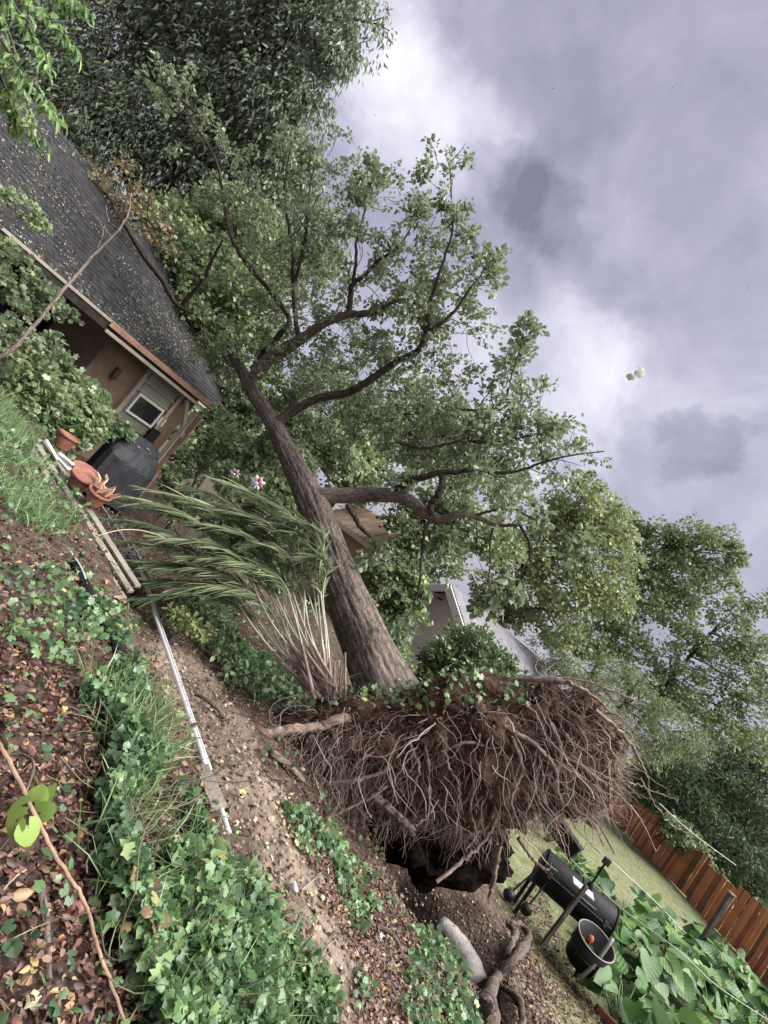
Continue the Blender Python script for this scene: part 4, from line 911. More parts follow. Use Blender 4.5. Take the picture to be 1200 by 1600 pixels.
# torn root plate: lumpy soil masses, in the picture's own slanted axes because the plate tipped that way
def lump_mesh(name, c, ax3, rr, seed, amp=.26):
    bm = bmesh.new(); bmesh.ops.create_icosphere(bm, subdivisions=6, radius=1)
    v = np.array([x.co[:] for x in bm.verts]); f = np.array([[x.index for x in y.verts] for y in bm.faces]); bm.free()
    s = np.sign(v)*np.abs(v)**.85
    nn = 1+amp*fbm(v*1.7+seed, 3)+.10*fbm(v*5+seed, 3)+.05*fbm(v*14+seed, 2)
    w = s*nn[:, None]*np.array(rr)
    return c+w@np.array(ax3), f, nrm(w/np.array(rr)**2)@np.array(ax3)
DEP = nrm(FW)
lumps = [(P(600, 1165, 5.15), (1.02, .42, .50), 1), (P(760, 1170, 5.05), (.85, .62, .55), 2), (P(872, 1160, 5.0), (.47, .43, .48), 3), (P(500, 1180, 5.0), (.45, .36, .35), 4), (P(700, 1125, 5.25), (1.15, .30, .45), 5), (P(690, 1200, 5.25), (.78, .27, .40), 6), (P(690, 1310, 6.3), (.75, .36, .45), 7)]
AX3 = (CR, CU, DEP)
Vs, Fs, Ns, n0 = [], [], [], 0; roots_src = []
for c, rr, sd_ in lumps:
    v, f, nv_ = lump_mesh('l', c, AX3, rr, sd_*31.7)
    if sd_ < 7: roots_src.append((v, nv_))
    else:
        link('root_core', mesh_arrays('root_core', v, f), MT['wetsoil'], tree); continue  # lump added at the back of the hollow, coloured as deep shade
    Vs.append(v); Fs.append(f+n0); n0 += len(v)
plate = link('root_plate', mesh_arrays('root_plate', np.concatenate(Vs), np.concatenate(Fs)), MT['rootsoil'], tree)
RV = np.concatenate([a for a, b in roots_src]); RN = np.concatenate([b for a, b in roots_src])
rel = RV-CAM; dep_ = rel@FW; ppx = 600+FPX*(rel@CR)/dep_; ppy = 800-FPX*(rel@CU)/dep_
facing = (RN@FW) < .15
cand = np.where(facing & (ppy > 1105+.0*ppx) | (facing & (ppx > 810)))[0]
DOWN = -CU
def root_curve(p, nv_, L, sweep, n=9):
    d = nrm(nv_*.9-FW*.15+rng.normal(0, .35, 3)); q_ = [p-nv_*.05]; st = L/n
    pull = nrm(DOWN*.9+CR*sweep+rng.normal(0, .25, 3)-FW*.08)
    wv = rng.normal(0, .16, 3)
    for k in range(n):
        d = nrm(d*.76+pull*.24+rng.normal(0, .25, 3)+wv*.5); q_.append(q_[-1]+d*st)
    return np.array(q_)
fine = TB(); NFINE = 5200
ch = rng.choice(cand, NFINE)
for i in ch:
    sw = np.clip((ppx[i]-780)/180, -.35, .8)*.7+random.uniform(-.3, .3)
    L = random.uniform(.15, .62) if random.random() < .85 else random.uniform(.5, .95)
    if ppy[i] > 1195: L *= .62
    if ppx[i] > 930: L *= .62
    qd = root_curve(RV[i], RN[i], L, sw)
    r = random.choice([.0012, .0016, .0016, .002, .0025, .0035, .006])*random.uniform(.8, 1.3)
    fine.add(qd, np.linspace(r, r*.35, len(qd)), 4)
    if random.random() < .5:
        k = random.randint(3, 7); q2 = root_curve(qd[k], nrm(qd[k]-qd[k-1]), L*.5, sw+random.uniform(-.6, .6), 6); fine.add(q2, np.linspace(r*.6, r*.2, len(q2)), 3)
# clinging straggles matted flat over the soil
for i in rng.choice(cand, 1500):
    t_ = nrm(np.cross(RN[i], rng.normal(0, 1, 3))+DOWN*.5); L = random.uniform(.15, .5); q_ = [RV[i]+RN[i]*.01]
    for k in range(7):
        t_ = nrm(t_+rng.normal(0, .3, 3)); q_.append(q_[-1]+t_*L/7+RN[i]*random.uniform(-.012, .018))
    r = random.uniform(.002, .005); fine.add(np.array(q_), np.linspace(r, r*.4, 8), 4)
o = link('fine_roots', fine.mesh('fine_roots'), MT['root'], tree); o['kind'] = 'stuff'
# larger single roots that can be told apart
MT['root_big'] = mat_bark('torn_root_bark', (.05, .032, .025), (.19, .13, .10), (.36, .26, .20), 7, 3)
BIG = [
 ([(590, 1125, 5.2), (535, 1122, 4.75), (500, 1135, 4.65), (455, 1140, 4.5), (410, 1147, 4.4), (370, 1150, 4.3), (345, 1146, 4.25)], [16, 15, 14, 17, 14, 10]),
 ([(585, 1245, 4.6), (605, 1262, 4.5), (628, 1282, 4.4), (648, 1302, 4.3)], [17, 14, 12, 11]),
 ([(720, 1305, 4.6), (760, 1290, 4.55), (772, 1260, 4.5), (765, 1240, 4.55)], [3, 5, 6, 6]),
 ([(682, 1378, 4.2), (715, 1352, 4.3), (745, 1325, 4.4), (772, 1290, 4.5), (778, 1250, 4.55), (772, 1215, 4.6)], [6, 6, 5, 6, 7, 6]),
 ([(447, 1236, 4.5), (490, 1228, 4.5), (540, 1222, 4.5), (580, 1212, 4.55), (615, 1197, 4.6)], [6, 8, 8, 6, 4]),
 ([(490, 1295, 4.35), (530, 1270, 4.4), (575, 1247, 4.45), (605, 1228, 4.5)], [3, 4, 5, 4]),
 ([(495, 1225, 4.6), (505, 1200, 4.6), (515, 1180, 4.65)], [5, 6, 4]),
 ([(545, 1215, 4.5), (560, 1190, 4.5), (585, 1175, 4.55)], [4, 5, 3]),
 ([(672, 1242, 4.5), (670, 1200, 4.5), (663, 1160, 4.6), (655, 1140, 4.7)], [2, 4, 4, 3]),
 ([(650, 1290, 4.3), (668, 1275, 4.35), (685, 1250, 4.45)], [3, 4, 3]),
 ([(805, 1060, 4.9), (850, 1062, 4.8), (890, 1068, 4.75), (930, 1090, 4.7), (960, 1120, 4.65)], [8, 10, 8, 5, 2]),
 ([(830, 1060, 4.9), (870, 1058, 4.9), (920, 1066, 4.9), (970, 1085, 4.9), (1010, 1102, 4.9)], [5, 4, 3, 1.5]),
 ([(930, 1110, 4.6), (965, 1140, 4.55), (990, 1170, 4.55), (1010, 1210, 4.55), (1015, 1250, 4.6)], [8, 7, 5, 3, 2]),
 ([(890, 1180, 4.5), (925, 1165, 4.45), (945, 1158, 4.45)], [4, 5, 3]),
 ([(893, 1180, 4.5), (930, 1215, 4.45), (965, 1240, 4.5), (1000, 1280, 4.5), (1025, 1330, 4.6)], [6, 6, 4, 3, 1.5]),
 ([(940, 1215, 4.5), (985, 1222, 4.5), (1030, 1240, 4.5), (1060, 1250, 4.5)], [4, 3, 2, 1]),
 ([(1000, 1215, 4.5), (1040, 1280, 4.6), (1090, 1310, 4.7)], [3, 2, 1]),
 ([(950, 1200, 4.4), (952, 1230, 4.4), (951, 1262, 4.4)], [4, 4, 3]),
 ([(860, 1130, 4.55), (875, 1170, 4.45), (870, 1220, 4.4), (880, 1260, 4.4)], [9, 8, 6, 3]),
 ([(800, 1150, 4.5), (815, 1200, 4.4), (800, 1250, 4.35), (815, 1300, 4.35)], [8, 7, 5, 2]),
 ([(780, 1130, 4.55), (830, 1160, 4.45), (865, 1195, 4.4), (872, 1220, 4.4)], [9, 8, 7, 4]),
 ([(735, 1150, 4.6), (745, 1200, 4.5), (735, 1260, 4.45), (748, 1310, 4.4)], [6, 5, 4, 2]),
 ([(690, 1150, 4.6), (700, 1190, 4.5), (718, 1240, 4.45), (712, 1300, 4.4)], [6, 5, 4, 2]),
 ([(640, 1160, 4.6), (655, 1200, 4.5), (640, 1260, 4.45)], [5, 4, 2]),
 ([(810, 1310, 4.3), (835, 1345, 4.3), (855, 1358, 4.3), (862, 1345, 4.3)], [7, 6, 4, 3]),
 ([(780, 1320, 4.4), (770, 1380, 4.4), (763, 1405, 4.45)], [10, 8, 3]),
 ([(690, 1175, 4.5), (730, 1160, 4.5), (770, 1170, 4.5), (800, 1190, 4.45)], [4, 5, 4, 2]),
]
for pts, w in BIG:
    tb = TB(); branch_px(tb, pts, w, 10+6*len(pts), 9, .006)
    link('root', tb.mesh('root'), MT['root_big'], tree)
pk = cand[rng.choice(len(cand), 1700)]
o = clods('plate_clods', RV[pk]+RN[pk]*.012, .006, .034, MT['rootsoil']); o.parent = tree; o.matrix_parent_inverse = tree.matrix_basis.inverted(); o['kind'] = 'stuff'
# what still grows on the plate's rim: a fringe of ivy, with dead leaves below it
rim = np.where((ppy < 1112) & (RN@CU > .35) & (ppx < 835) & (ppx > 440))[0]
pk = rng.choice(rim, 1500); n = len(pk)
link('rim_plants', leaves_mesh('rim_plants', RV[pk]+CU*rng.random((n, 1))*.10-FW*.05, rng.normal(0, 1, (n, 3))+np.array([0, 0, .3]), rng.normal(0, .7, (n, 3))+CU, rng.uniform(.03, .065, n), T_IVY, bend=rng.uniform(0, 2, n)), MT['ivy'], plate)['kind'] = 'stuff'
rim2 = np.where((ppy < 1150) & (ppy > 1085) & facing & (ppx < 830) & (ppx > 540))[0]
pk = rng.choice(rim2, 900); n = len(pk)
link('rim_litter', leaves_mesh('rim_litter', RV[pk]+RN[pk]*.02, rng.normal(0, 1, (n, 3)), RN[pk]+rng.normal(0, .4, (n, 3)), rng.uniform(.025, .06, n), T_OVAL, bend=rng.uniform(0, 2, n)), MT['litter'], plate)['kind'] = 'stuff'

# ================================================================== PALM in front of the trunk
pb_ = P(525, 1088, 5.0); palm = empty('palm', gz(pb_[0], pb_[1]), 'palm with long fronds splayed over beside the fallen trunk', 'palm')
FR = []  # base, mid, tip in picture with depth
tips = [(180, 752, 6.0), (172, 790, 5.9), (190, 825, 5.8), (205, 860, 5.7), (225, 890, 5.6), (245, 745, 6.3), (215, 770, 6.2), (290, 760, 6.4), (330, 765, 6.4), (235, 915, 5.4), (300, 740, 6.6), (350, 730, 6.6), (395, 745, 6.5), (430, 760, 6.4), (375, 780, 6.0), (445, 800, 6.0),
        (470, 790, 6.0), (495, 800, 5.9), (270, 820, 5.6), (310, 850, 5.5), (340, 800, 5.8), (410, 830, 5.7), (500, 850, 5.6), (260, 870, 5.5), (300, 900, 5.3), (360, 860, 5.5)]
M_pet = mat_noise('palm_stalk', [(.3, (.20, .20, .12)), (.55, (.42, .40, .29)), (.75, (.58, .52, .42))], 3, 5, .5, .4, .1)
M_petb = mat_noise('palm_stalk_base', [(.3, (.13, .08, .06)), (.7, (.34, .24, .19))], 5, 5, .6, .3, .2)
for i, (tx, ty, td) in enumerate(tips):
    bx_, by_ = 525+random.uniform(-42, 8)*(1 if tx < 400 else .4), 1088+random.uniform(-14, 8)
    B_ = P(bx_, by_, 4.95+random.uniform(-.1, .15)); Tp = P(tx, ty, td)
    mx_ = P(bx_+(tx-bx_)*.55+random.uniform(-10, 10)+ (30 if tx < 380 else 5), by_+(ty-by_)*.58-18, td*.5+2.75)
    m1 = P(bx_+(tx-bx_)*.25, by_+(ty-by_)*.30, 5.15)
    Tp2 = Tp+np.array([-.05, 0, -.20])
    c = crom([B_, m1, mx_, (mx_+Tp)/2+ZU*.10, Tp2], 44)
    tb = TB(); tb.add(c, np.interp(np.linspace(0, 1, 44), [0, .12, .5, 1], [.017, .010, .007, .0025]), 7)
    fr = link('frond', tb.mesh('frond'), M_pet, palm)
    tb = TB(); tb.add(c[:9], np.linspace(.022, .011, 9), 7); link('leaf_base', tb.mesh('leaf_base'), M_petb, fr)
    t = nrm(np.gradient(c, axis=0)); pt, axx, no, sz = [], [], [], []
    f0 = .48
    for s in (-1, 1):
        for k in range(46):
            u = f0+(1-f0)*k/45; j = u*43; jj = int(min(42, j)); pos = c[jj]+(c[jj+1]-c[jj])*(j-jj)
            side = nrm(np.cross(t[jj], ZU))*s
            a_ = nrm(side*1.0+t[jj]*.62+np.array([-.14, 0, -.16])+rng.normal(0, .13, 3))
            pt.append(pos); axx.append(a_); no.append(nrm(ZU+side*.3*-s+rng.normal(0, .2, 3))); sz.append((  .38*math.sin(math.pi*(.12+.80*(u-f0)/(1-f0)))+.06)*random.uniform(.65, 1.15))
    n = len(pt); sz = np.array(sz)
    lf = link('leaflets', leaves_mesh('leaflets', np.array(pt), np.array(axx), np.array(no), sz, T_BLADE, width=np.full(n, .026), bend=rng.uniform(0, .7, n)), MT['palm'], fr); lf['kind'] = 'stuff'
# cut stubs at the base
for k in range(4):
    a = P(528+random.uniform(-12, 14), 1092, 4.9); b = a+nrm(CU+CR*random.uniform(-.25, .25))*random.uniform(.22, .42)
    tb = TB(); tb.add(crom([a, b], 5), np.linspace(.013, .010, 5), 7, True); link('cut_stalk', tb.mesh('cut_stalk'), M_petb, palm)

# ================================================================== GARDEN THINGS
M_black = mat_noise('sooty_black_steel', [(.3, (.004, .004, .005)), (.7, (.012, .012, .014))], 6, 6, .6, .2, .1)
M_bplastic = mat('black_plastic', (.012, .012, .014), .4, .4)
M_wood = mat_noise('weathered_wood', [(.3, (.16, .135, .11)), (.6, (.30, .26, .21)), (.8, (.40, .36, .30))], 3, 9, .85, .2, .4, 40, stretch=(1, 1, 1))
M_dwood = mat_noise('dark_wet_wood', [(.3, (.03, .022, .018)), (.7, (.10, .075, .06))], 5, 6, .7, .3, .3)
M_terra = mat_noise('terracotta', [(.25, (.09, .04, .025)), (.42, (.24, .085, .05)), (.6, (.33, .13, .08)), (.78, (.40, .24, .18))], 6, 9, .75, .25, .15)
M_alu = mat('worn_aluminium', (.70, .70, .72), .4, .5, .4)
M_fabric = mat_noise('black_cover_fabric', [(.3, (.022, .022, .027)), (.7, (.05, .05, .06))], 8, 6, .6, .35, .25, 60)
def PG(px, py, lift=.04):
    g = G(px, py); return g+ZU*lift
def PC(px, py, k=.975):
    '''just this side of the ground'''
    g = G(px, py); return CAM+(g-CAM)*k
M_stalk = mat('green_stalk', (.12, .18, .07), .5, .4)
# --- covered grill
gc = P(200, 722, 8.6); gg = empty('covered_grill', (gc[0], gc[1], -1.75+ZC), 'barbecue grill under a black fabric cover beside the pots', 'grill')
bm = bmesh.new(); ga = nrm(P(235, 690, 8.9)-P(180, 690, 8.6)); ga[2] = 0; ga = nrm(ga); gn_ = np.array([-ga[1], ga[0], 0])
top_z = P(205, 684, 8.7)[2]; zb_ = -1.72+ZC
ring = []; fgn = 1 if gn_@(CAM-gc) > 0 else -1
NB = 40
prof = [(zb_, .45, .33), (zb_+.3, .42, .31), (top_z-.35, .41, .30), (top_z-.14, .40, .29), (top_z-.03, .34, .22), (top_z, .28, .16)]
for z_, a_, b_ in prof:
    rr = []
    for i in range(NB):
        t_ = 2*math.pi*i/NB; ct, st = math.cos(t_), math.sin(t_)
        k = (abs(ct)**5+abs(st)**5)**(-1/5); fold = 1+.05*math.sin(i*2.6+z_*3)*(top_z-z_)/(top_z-zb_)+.02*random.uniform(-1, 1)
        q = np.array([gc[0], gc[1], 0])+ga*ct*k*a_*fold+gn_*st*k*b_*fold; rr.append(bm.verts.new((q[0], q[1], z_+.015*random.uniform(-1, 1)+(-.20*st*k*b_/.33*fgn if z_ > top_z-.2 else 0))))
    ring.append(rr)
for r1, r2 in zip(ring, ring[1:]):
    for i in range(NB): bm.faces.new((r1[i], r1[(i+1) % NB], r2[(i+1) % NB], r2[i]))
bm.faces.new(ring[-1]); me = bm_mesh(bm, 'cover', False); link('cover', me, M_fabric, gg)
for k, (a_, b_) in enumerate(((-.14, .05), (.10, .02), (.16, .08), (-.05, .10))):     # small pale print marks on the cover
    q = np.array([gc[0], gc[1], top_z+.03-.20*b_/.33])+ga*a_+gn_*b_*fgn
    box('print_mark', frame(q, ga, gn_), .05 if k % 2 else .02, .05 if k < 2 else .02, .004, M_white, gg, 0)
# --- pots
def pot(label, px, py, d, r, h, tilt, fill, name='terracotta_pot', m=M_terra, group='terracotta pots on the walkway'):
    loc = P(px-7, py+10, d); root = empty(name, loc, label, 'pot', group)
    up_ = nrm(np.array(tilt)); x_ = nrm(np.cross(up_, [0.1, 1, 0])); Mx = frame(loc, x_, np.cross(up_, x_))
    bm = lathe([(r*.02, 0), (r*.66, 0), (r*.70, .02), (r*.95, h*.78), (r*.95, h*.80), (r*1.06, h*.80), (r*1.06, h), (r*.94, h), (r*.92, h*.80), (r*.86, h*.75)], 28); bm.transform(Mx)
    link('body', bm_mesh(bm, 'body', True), m, root)
    bm = lathe([(r*.90, h*.80), (r*.6, h*.82), (r*.02, h*.84)], 20); bm.transform(Mx); link('potting_soil', bm_mesh(bm, 'potting_soil', True), MT['rootsoil'] if fill != 'red' else mat_noise('reddish_clay_inside', [(.3, (.20, .07, .045)), (.7, (.33, .14, .10))], 6, 5, .8, .2), root)
    return root, Mx
T0 = (.10, -.22, 1)
pot('terracotta pot with empty red interior standing in the middle', 124, 752, 5.6, .125, .175, T0, 'red')
pot('terracotta pot farther up with a shallow red bowl', 132, 735, 5.85, .14, .11, T0, 'red')
r_, Mx = pot('terracotta pot with pale dried stems, lowest of the row', 150, 777, 5.5, .115, .165, T0, 'soil')
tb = TB()
for k in range(16):
    a = Mx @ Vector((random.uniform(-.1, .1), random.uniform(-.08, .08), .16)); b = a+Vector((random.uniform(-.08, .12), random.uniform(-.06, .06), random.uniform(.05, .16)))
    tb.add(crom([a, (a+b)/2+Vector((.02, 0, .02)), b], 5), np.linspace(.012, .006, 5), 5)
link('dried_stems', tb.mesh('dried_stems'), mat('dried_stem', (.52, .33, .22), .8, .2), r_)
pot('terracotta pot half hidden under the pale bush', 100, 690, 6.3, .12, .19, (0, 0, 1), 'soil')
# white wire plant support left of the pots
wr = empty('plant_support', P(95, 722, 7.0), 'white painted plant support lying left of the pots', 'plant support')
for a, b in (((72, 688, 7.2), (90, 718, 7.0)), ((88, 712, 7.0), (108, 735, 6.9)), ((92, 708, 7.05), (114, 726, 6.95)), ((84, 722, 6.95), (104, 742, 6.9)), ((100, 716, 7), (112, 738, 6.9))):
    tb = TB(); tb.add(crom(np.array([P(a[0], a[1], 5.75), P(b[0], b[1], 5.7)]), 6), .018, 8, True); link('bar', tb.mesh('bar'), M_white, wr)
# --- plank walkway edge
wk = empty('plank_walkway', P(150, 850, 5.8), 'weathered grey planks stacked along the edge of the slope', 'planks')
for k, (a, b, w_) in enumerate((((70, 690, 7.6), (215, 917, 5.05), .10), ((63, 692, 7.5), (209, 922, 4.98), .10), ((57, 694, 7.4), (202, 930, 4.9), .11), ((50, 700, 7.3), (196, 934, 4.86), .09))):
    A_, B_ = P(a[0]-k*5, a[1]+k*3, 5.85-.13*k), P(b[0]-k*5, b[1]+k*3, 5.1-.13*k); beam('plank', A_, B_, w_*.70, .03, M_wood, wk, up=(.3, -.35, 1))
beam('rail', PC(150, 780, .95), PC(202, 858, .95), .03, .05, M_wood, wk); beam('rail', PC(205, 850, .95), PC(240, 918, .97), .03, .05, M_wood, wk)
# fill of twigs and debris between the planks
tb = TB()
for k in range(420):
    u = random.random(); a = PC(165+u*62+random.uniform(-14, 14), 815+u*95+random.uniform(-12, 12), random.uniform(.95, .99)); d_ = nrm(rng.normal(0, 1, 3)*np.array([1, 1, .4])); L = random.uniform(.04, .18)
    tb.add(crom([a, a+d_*L/2+rng.normal(0, .01, 3), a+d_*L], 4), random.uniform(.002, .006), 4)
o = link('debris', tb.mesh('debris'), mat_rnd('twig_debris', [(0, (.05, .04, .035)), (.6, (.22, .19, .17)), (1, (.42, .38, .36))])); tag(o, 'grey tangle of dry twigs between the planks and the palm', 'debris', None, 'stuff')
# --- metal pole and the plank stub under it
pe = G(356, 1292); pe2 = P(352, 1285, 1.0); pd_ = float((pe-CAM)@FW)
pole = empty('metal_pole', P(356, 1296, pd_), 'long thin aluminium pole lying down the bare dirt bank', 'pole')
tb = TB(); tb.add(crom([PC(212, 872, .98), PC(322, 1198, .93)], 30), .015, 10, True); link('tube', tb.mesh('tube'), M_alu, pole)
tb = TB(); tb.add(crom([PC(222, 890, .975), PC(329, 1203, .94)], 30), .010, 8, True); link('rod', tb.mesh('rod'), M_alu, pole)
tb = TB(); tb.add(crom([PC(345, 1262, .93), PC(358, 1302, .93)], 6), .013, 8, True); link('tube', tb.mesh('tube'), M_alu, pole)
st = empty('wood_stub', P(330, 1230, 3.65), 'short flat grey board standing at the lower pole end', 'board')
beam('board', PC(314, 1198, .93), PC(341, 1262, .93), .085, .035, M_wood, st, up=(.2, -.8, .6))
# --- black drain pipe, half buried
dp = [G(a, b)+ZU*.03 for a, b in ((112, 882), (135, 930), (150, 968), (172, 1005), (190, 1035))]
tb = TB(); q = crom(dp, 60); tb.add(q, .030+.003*np.sin(np.arange(60)*1.9), 10, True); o = link('drain_pipe', tb.mesh('drain_pipe'), M_bplastic); tag(o, 'black plastic drain pipe half buried in the weeds', 'pipe')
tb = TB(); tb.add(crom([G(104, 870)+ZU*.05, G(118, 905)+ZU*.08, G(135, 950)+ZU*.06], 12), .006, 6); o = link('dry_stalk', tb.mesh('dry_stalk'), M_alu); tag(o, 'thin grey stick lying along the black pipe', 'stick')
tb = TB(); tb.add(crom(pts_d([(104, 862, 4.8), (140, 842, 5.0), (190, 828, 5.3), (235, 832, 5.5), (275, 852, 5.6), (305, 890, 5.6)]), 40), np.linspace(.004, .006, 40), 6); o = link('arching_stalk', tb.mesh('arching_stalk'), mat('straw', (.42, .38, .24), .7, .2)); tag(o, 'straw coloured stalk arching over the planks', 'stalk')
# --- pinwheel flowers
def pinwheel(label, px, py, d, r, cols):
    c = P(px, py, d); root = empty('pinwheel', (c[0], c[1], H(c[0], c[1])), label, 'pinwheel', 'garden pinwheels by the palm')
    tb = TB(); tb.add(crom([np.array([c[0], c[1], float(H(c[0], c[1]))]), c], 4), .005, 6); link('stick', tb.mesh('stick'), M_stalk, root)
    for k in range(8):
        a = 2*math.pi*k/8; u = CR*math.cos(a)+CU*math.sin(a); v = -CR*math.sin(a)+CU*math.cos(a)
        V = np.array([c, c+u*r*.55+v*r*.32-FW*.03, c+u*r-FW*.01, c+u*r*.6-v*r*.22+FW*.02]); me = mesh_arrays('petal', np.concatenate([V, V+FW*.004]), [np.array([(0, 1, 2, 3), (7, 6, 5, 4), (0, 4, 5, 1), (1, 5, 6, 2), (2, 6, 7, 3), (3, 7, 4, 0)])], False)
        link('petal', me, cols[k % len(cols)], root)
    bm = bmesh.new(); bmesh.ops.create_uvsphere(bm, u_segments=10, v_segments=6, radius=r*.16, matrix=Matrix.Translation(Vector(c-FW*.03))); link('hub', bm_mesh(bm, 'hub', True), M_white, root)
M_pk = mat('pink_foil', (.62, .16, .14), .35, .5); M_pw = mat('white_foil', (.75, .74, .76), .3, .5); M_pb = mat('pale_blue_foil', (.40, .50, .62), .3, .5); M_pg = mat('grey_foil', (.22, .24, .28), .35, .5)
pinwheel('white and red pinwheel with pale blue lower petals', 402, 755, 7.2, .115, [M_pw, M_pk, M_pw, M_pw, M_pb, M_pb, M_pw, M_pk])
pinwheel('smaller dark grey and pink pinwheel', 367, 741, 7.5, .085, [M_pg, M_pk, M_pg, M_pw])
# --- tool leaning at the cottage wall
tl = empty('hose_reel', wp(*onwall(248, 668)), 'dark wall bracket with two white tubes on the cottage wall', 'bracket')
s_, z_ = onwall(240, 672); wallbox('bracket', s_-.12, s_+.12, z_-.25, z_+.05, .004, .10, M_bplastic, tl)
s_, z_ = onwall(247, 659)
for k in (-.05, .06): wallbox('tube', s_+k-.02, s_+k+.02, z_-.05, z_+.14, .05, .09, M_white, tl)

# --- smoker barbecue
sa_ = P(846, 1345, 8.6); sb_ = P(952, 1448, 8.2); sz_ = (sa_[2]+sb_[2])/2-.02; sa_[2] = sb_[2] = sz_
ax_ = nrm(sb_-sa_); sn = np.array([ax_[1], -ax_[0], 0]); sn = sn if sn@(CAM-sa_) > 0 else -sn
SLn = float(np.linalg.norm(sb_-sa_)); gl = float(H(*((sa_+sb_)/2)[:2]))
smk = empty('smoker', ((sa_+sb_)[0]/2, (sa_+sb_)[1]/2, gl), 'black barrel smoker barbecue on legs in the garden', 'barbecue')
def barrel(name, a, b, r, m, parent, n=28):
    tb = TB(); L = np.linalg.norm(b-a); u = (b-a)/L
    q = np.array([a, a+u*.03, a+u*.06, b-u*.06, b-u*.03, b]); tb.add(q, np.array([r*.86, r*.97, r, r, r*.97, r*.86]), n, True); return link(name, tb.mesh(name), m, parent)
body = barrel('barrel', sa_, sb_, .27, M_black, smk)
for f_ in (.02, .5, .98):
    tb = TB(); c_ = sa_+ax_*SLn*f_; th_ = np.linspace(0, 2*np.pi, 30); tb.add(c_+(np.cos(th_)[:, None]*sn+np.sin(th_)[:, None]*ZU)*.275, .012, 6); link('band', tb.mesh('band'), M_black, body)
beam('lid_seam', sa_+ax_*.05+sn*.268+ZU*.03, sb_-ax_*.05+sn*.268+ZU*.03, .02, .02, M_bplastic, body)
for f_ in (.12, .88): box('hinge', frame(sa_+ax_*SLn*f_+sn*.272+ZU*.03, ax_, ZU), .06, .09, .02, M_dwood, body)
tb = TB(); hq = [sa_+ax_*SLn*.3+sn*.27+ZU*.10, sa_+ax_*SLn*.3+sn*.34+ZU*.11, sa_+ax_*SLn*.7+sn*.34+ZU*.11, sa_+ax_*SLn*.7+sn*.27+ZU*.10]; tb.add(np.array(hq), .012, 8); link('handle', tb.mesh('handle'), M_bplastic, smk)
for f_ in (.04, .93):
    for s in (.2, -.2):
        p_ = sa_+ax_*SLn*f_+sn*s; beam('leg', p_-ZU*.12, np.array([p_[0], p_[1], gl]), .045, .045, M_black, smk, up=(1, 0.1, 0))
lp = P(846, 1478, 7.7); lp2 = P(900, 1406, 7.75)
beam('leg', lp2+nrm(lp2-lp)*.25, lp, .055, .055, M_dwood, smk, up=(1, 0, 0))
sf = P(911, 1388, 8.0)
box('shelf', frame(sf, ax_, nrm(np.cross(ax_, CU*.7+ZU))), .34, .22, .02, mat('pale_grey_steel', (.34, .37, .40), .5, .4), smk)
tb = TB(); cA, cB = P(921, 1386, 8.3), P(945, 1350, 8.3); tb.add(crom([cA, cB], 5), .016, 8); link('chimney', tb.mesh('chimney'), M_black, smk)
tb = TB(); tb.add(crom([P(919, 1389, 8.3), P(926, 1379, 8.3)], 4), [.06, .055, .045, .03], 10, True); link('chimney_collar', tb.mesh('chimney_collar'), M_black, smk)
box('chimney_cap', frame(P(948, 1346, 8.3), ax_, nrm(P(948, 1340, 8.3)-P(945, 1350, 8.3))), .11, .11, .05, M_dwood, smk)
for a, b in (((795, 1398, 8.2), (842, 1355, 8.4)), ((822, 1420, 8.1), (855, 1378, 8.3))):
    A_, B_ = P(*a), P(*b); tb = TB(); tb.add(crom([A_, B_], 4), .014, 8); link('axle_leg', tb.mesh('axle_leg'), M_black, smk)
    A_ = P(*a); tb = TB(); tb.add(np.array([A_-sn*.04, A_+sn*.04]), .085, 20, True); wh = link('wheel', tb.mesh('wheel'), M_bplastic, smk)
    tb = TB(); tb.add(np.array([A_-sn*.045, A_+sn*.052]), .03, 12, True); link('hub', tb.mesh('hub'), M_black, wh)
# --- open black tub at the smoker's end
tu = P(918, 1495, 7.8); tubr = empty('black_tub', (tu[0], tu[1], gl), 'open black drum with pale rims and an orange lump, right of the smoker', 'drum')
uz = nrm(ZU*.85-FW*.25-CR*.1); xx_ = nrm(np.cross(uz, [0, 1, 0])); Mx = frame(P(905, 1500, 7.8), xx_, np.cross(uz, xx_))
R_ = .28
bm = lathe([(R_*.02, 0), (R_*.8, 0), (R_, .42), (R_*.95, .42), (R_*.78, .03), (R_*.02, .03)], 32); bm.transform(Mx); link('body', bm_mesh(bm, 'body', True), M_black, tubr)
for h_, m_ in ((.42, mat('pale_rim', (.22, .19, .16), .6, .3)), (.22, M_bplastic)):
    rr = R_*(.8+.2*h_/.42)+.004; tb = TB(); tb.add(np.array([(Mx @ Vector((rr*math.cos(t_), rr*math.sin(t_), h_)))[:] for t_ in np.linspace(0, 2*np.pi, 40)]), .010, 6); link('rim', tb.mesh('rim'), m_, tubr)
bm = bmesh.new(); bmesh.ops.create_icosphere(bm, subdivisions=2, radius=.055, matrix=Mx @ Matrix.Translation((.0, -.10, .30)) @ Matrix.Diagonal((1, .8, 1.4, 1)))
o = link('orange_lump', bm_mesh(bm, 'orange_lump', True), mat('orange_plastic', (.42, .10, .05), .6, .3)); tag(o, 'orange plastic lump inside the black drum', 'lump')
tb = TB(); tb.add(crom(pts_d([(905, 1530, 7.5), (930, 1505, 7.5), (958, 1465, 7.6)]), 8), .028, 8, True); o = link('grey_bar', tb.mesh('grey_bar'), mat('grey_bar', (.16, .16, .15), .5, .4)); tag(o, 'short grey bar leaning on the black drum', 'bar')

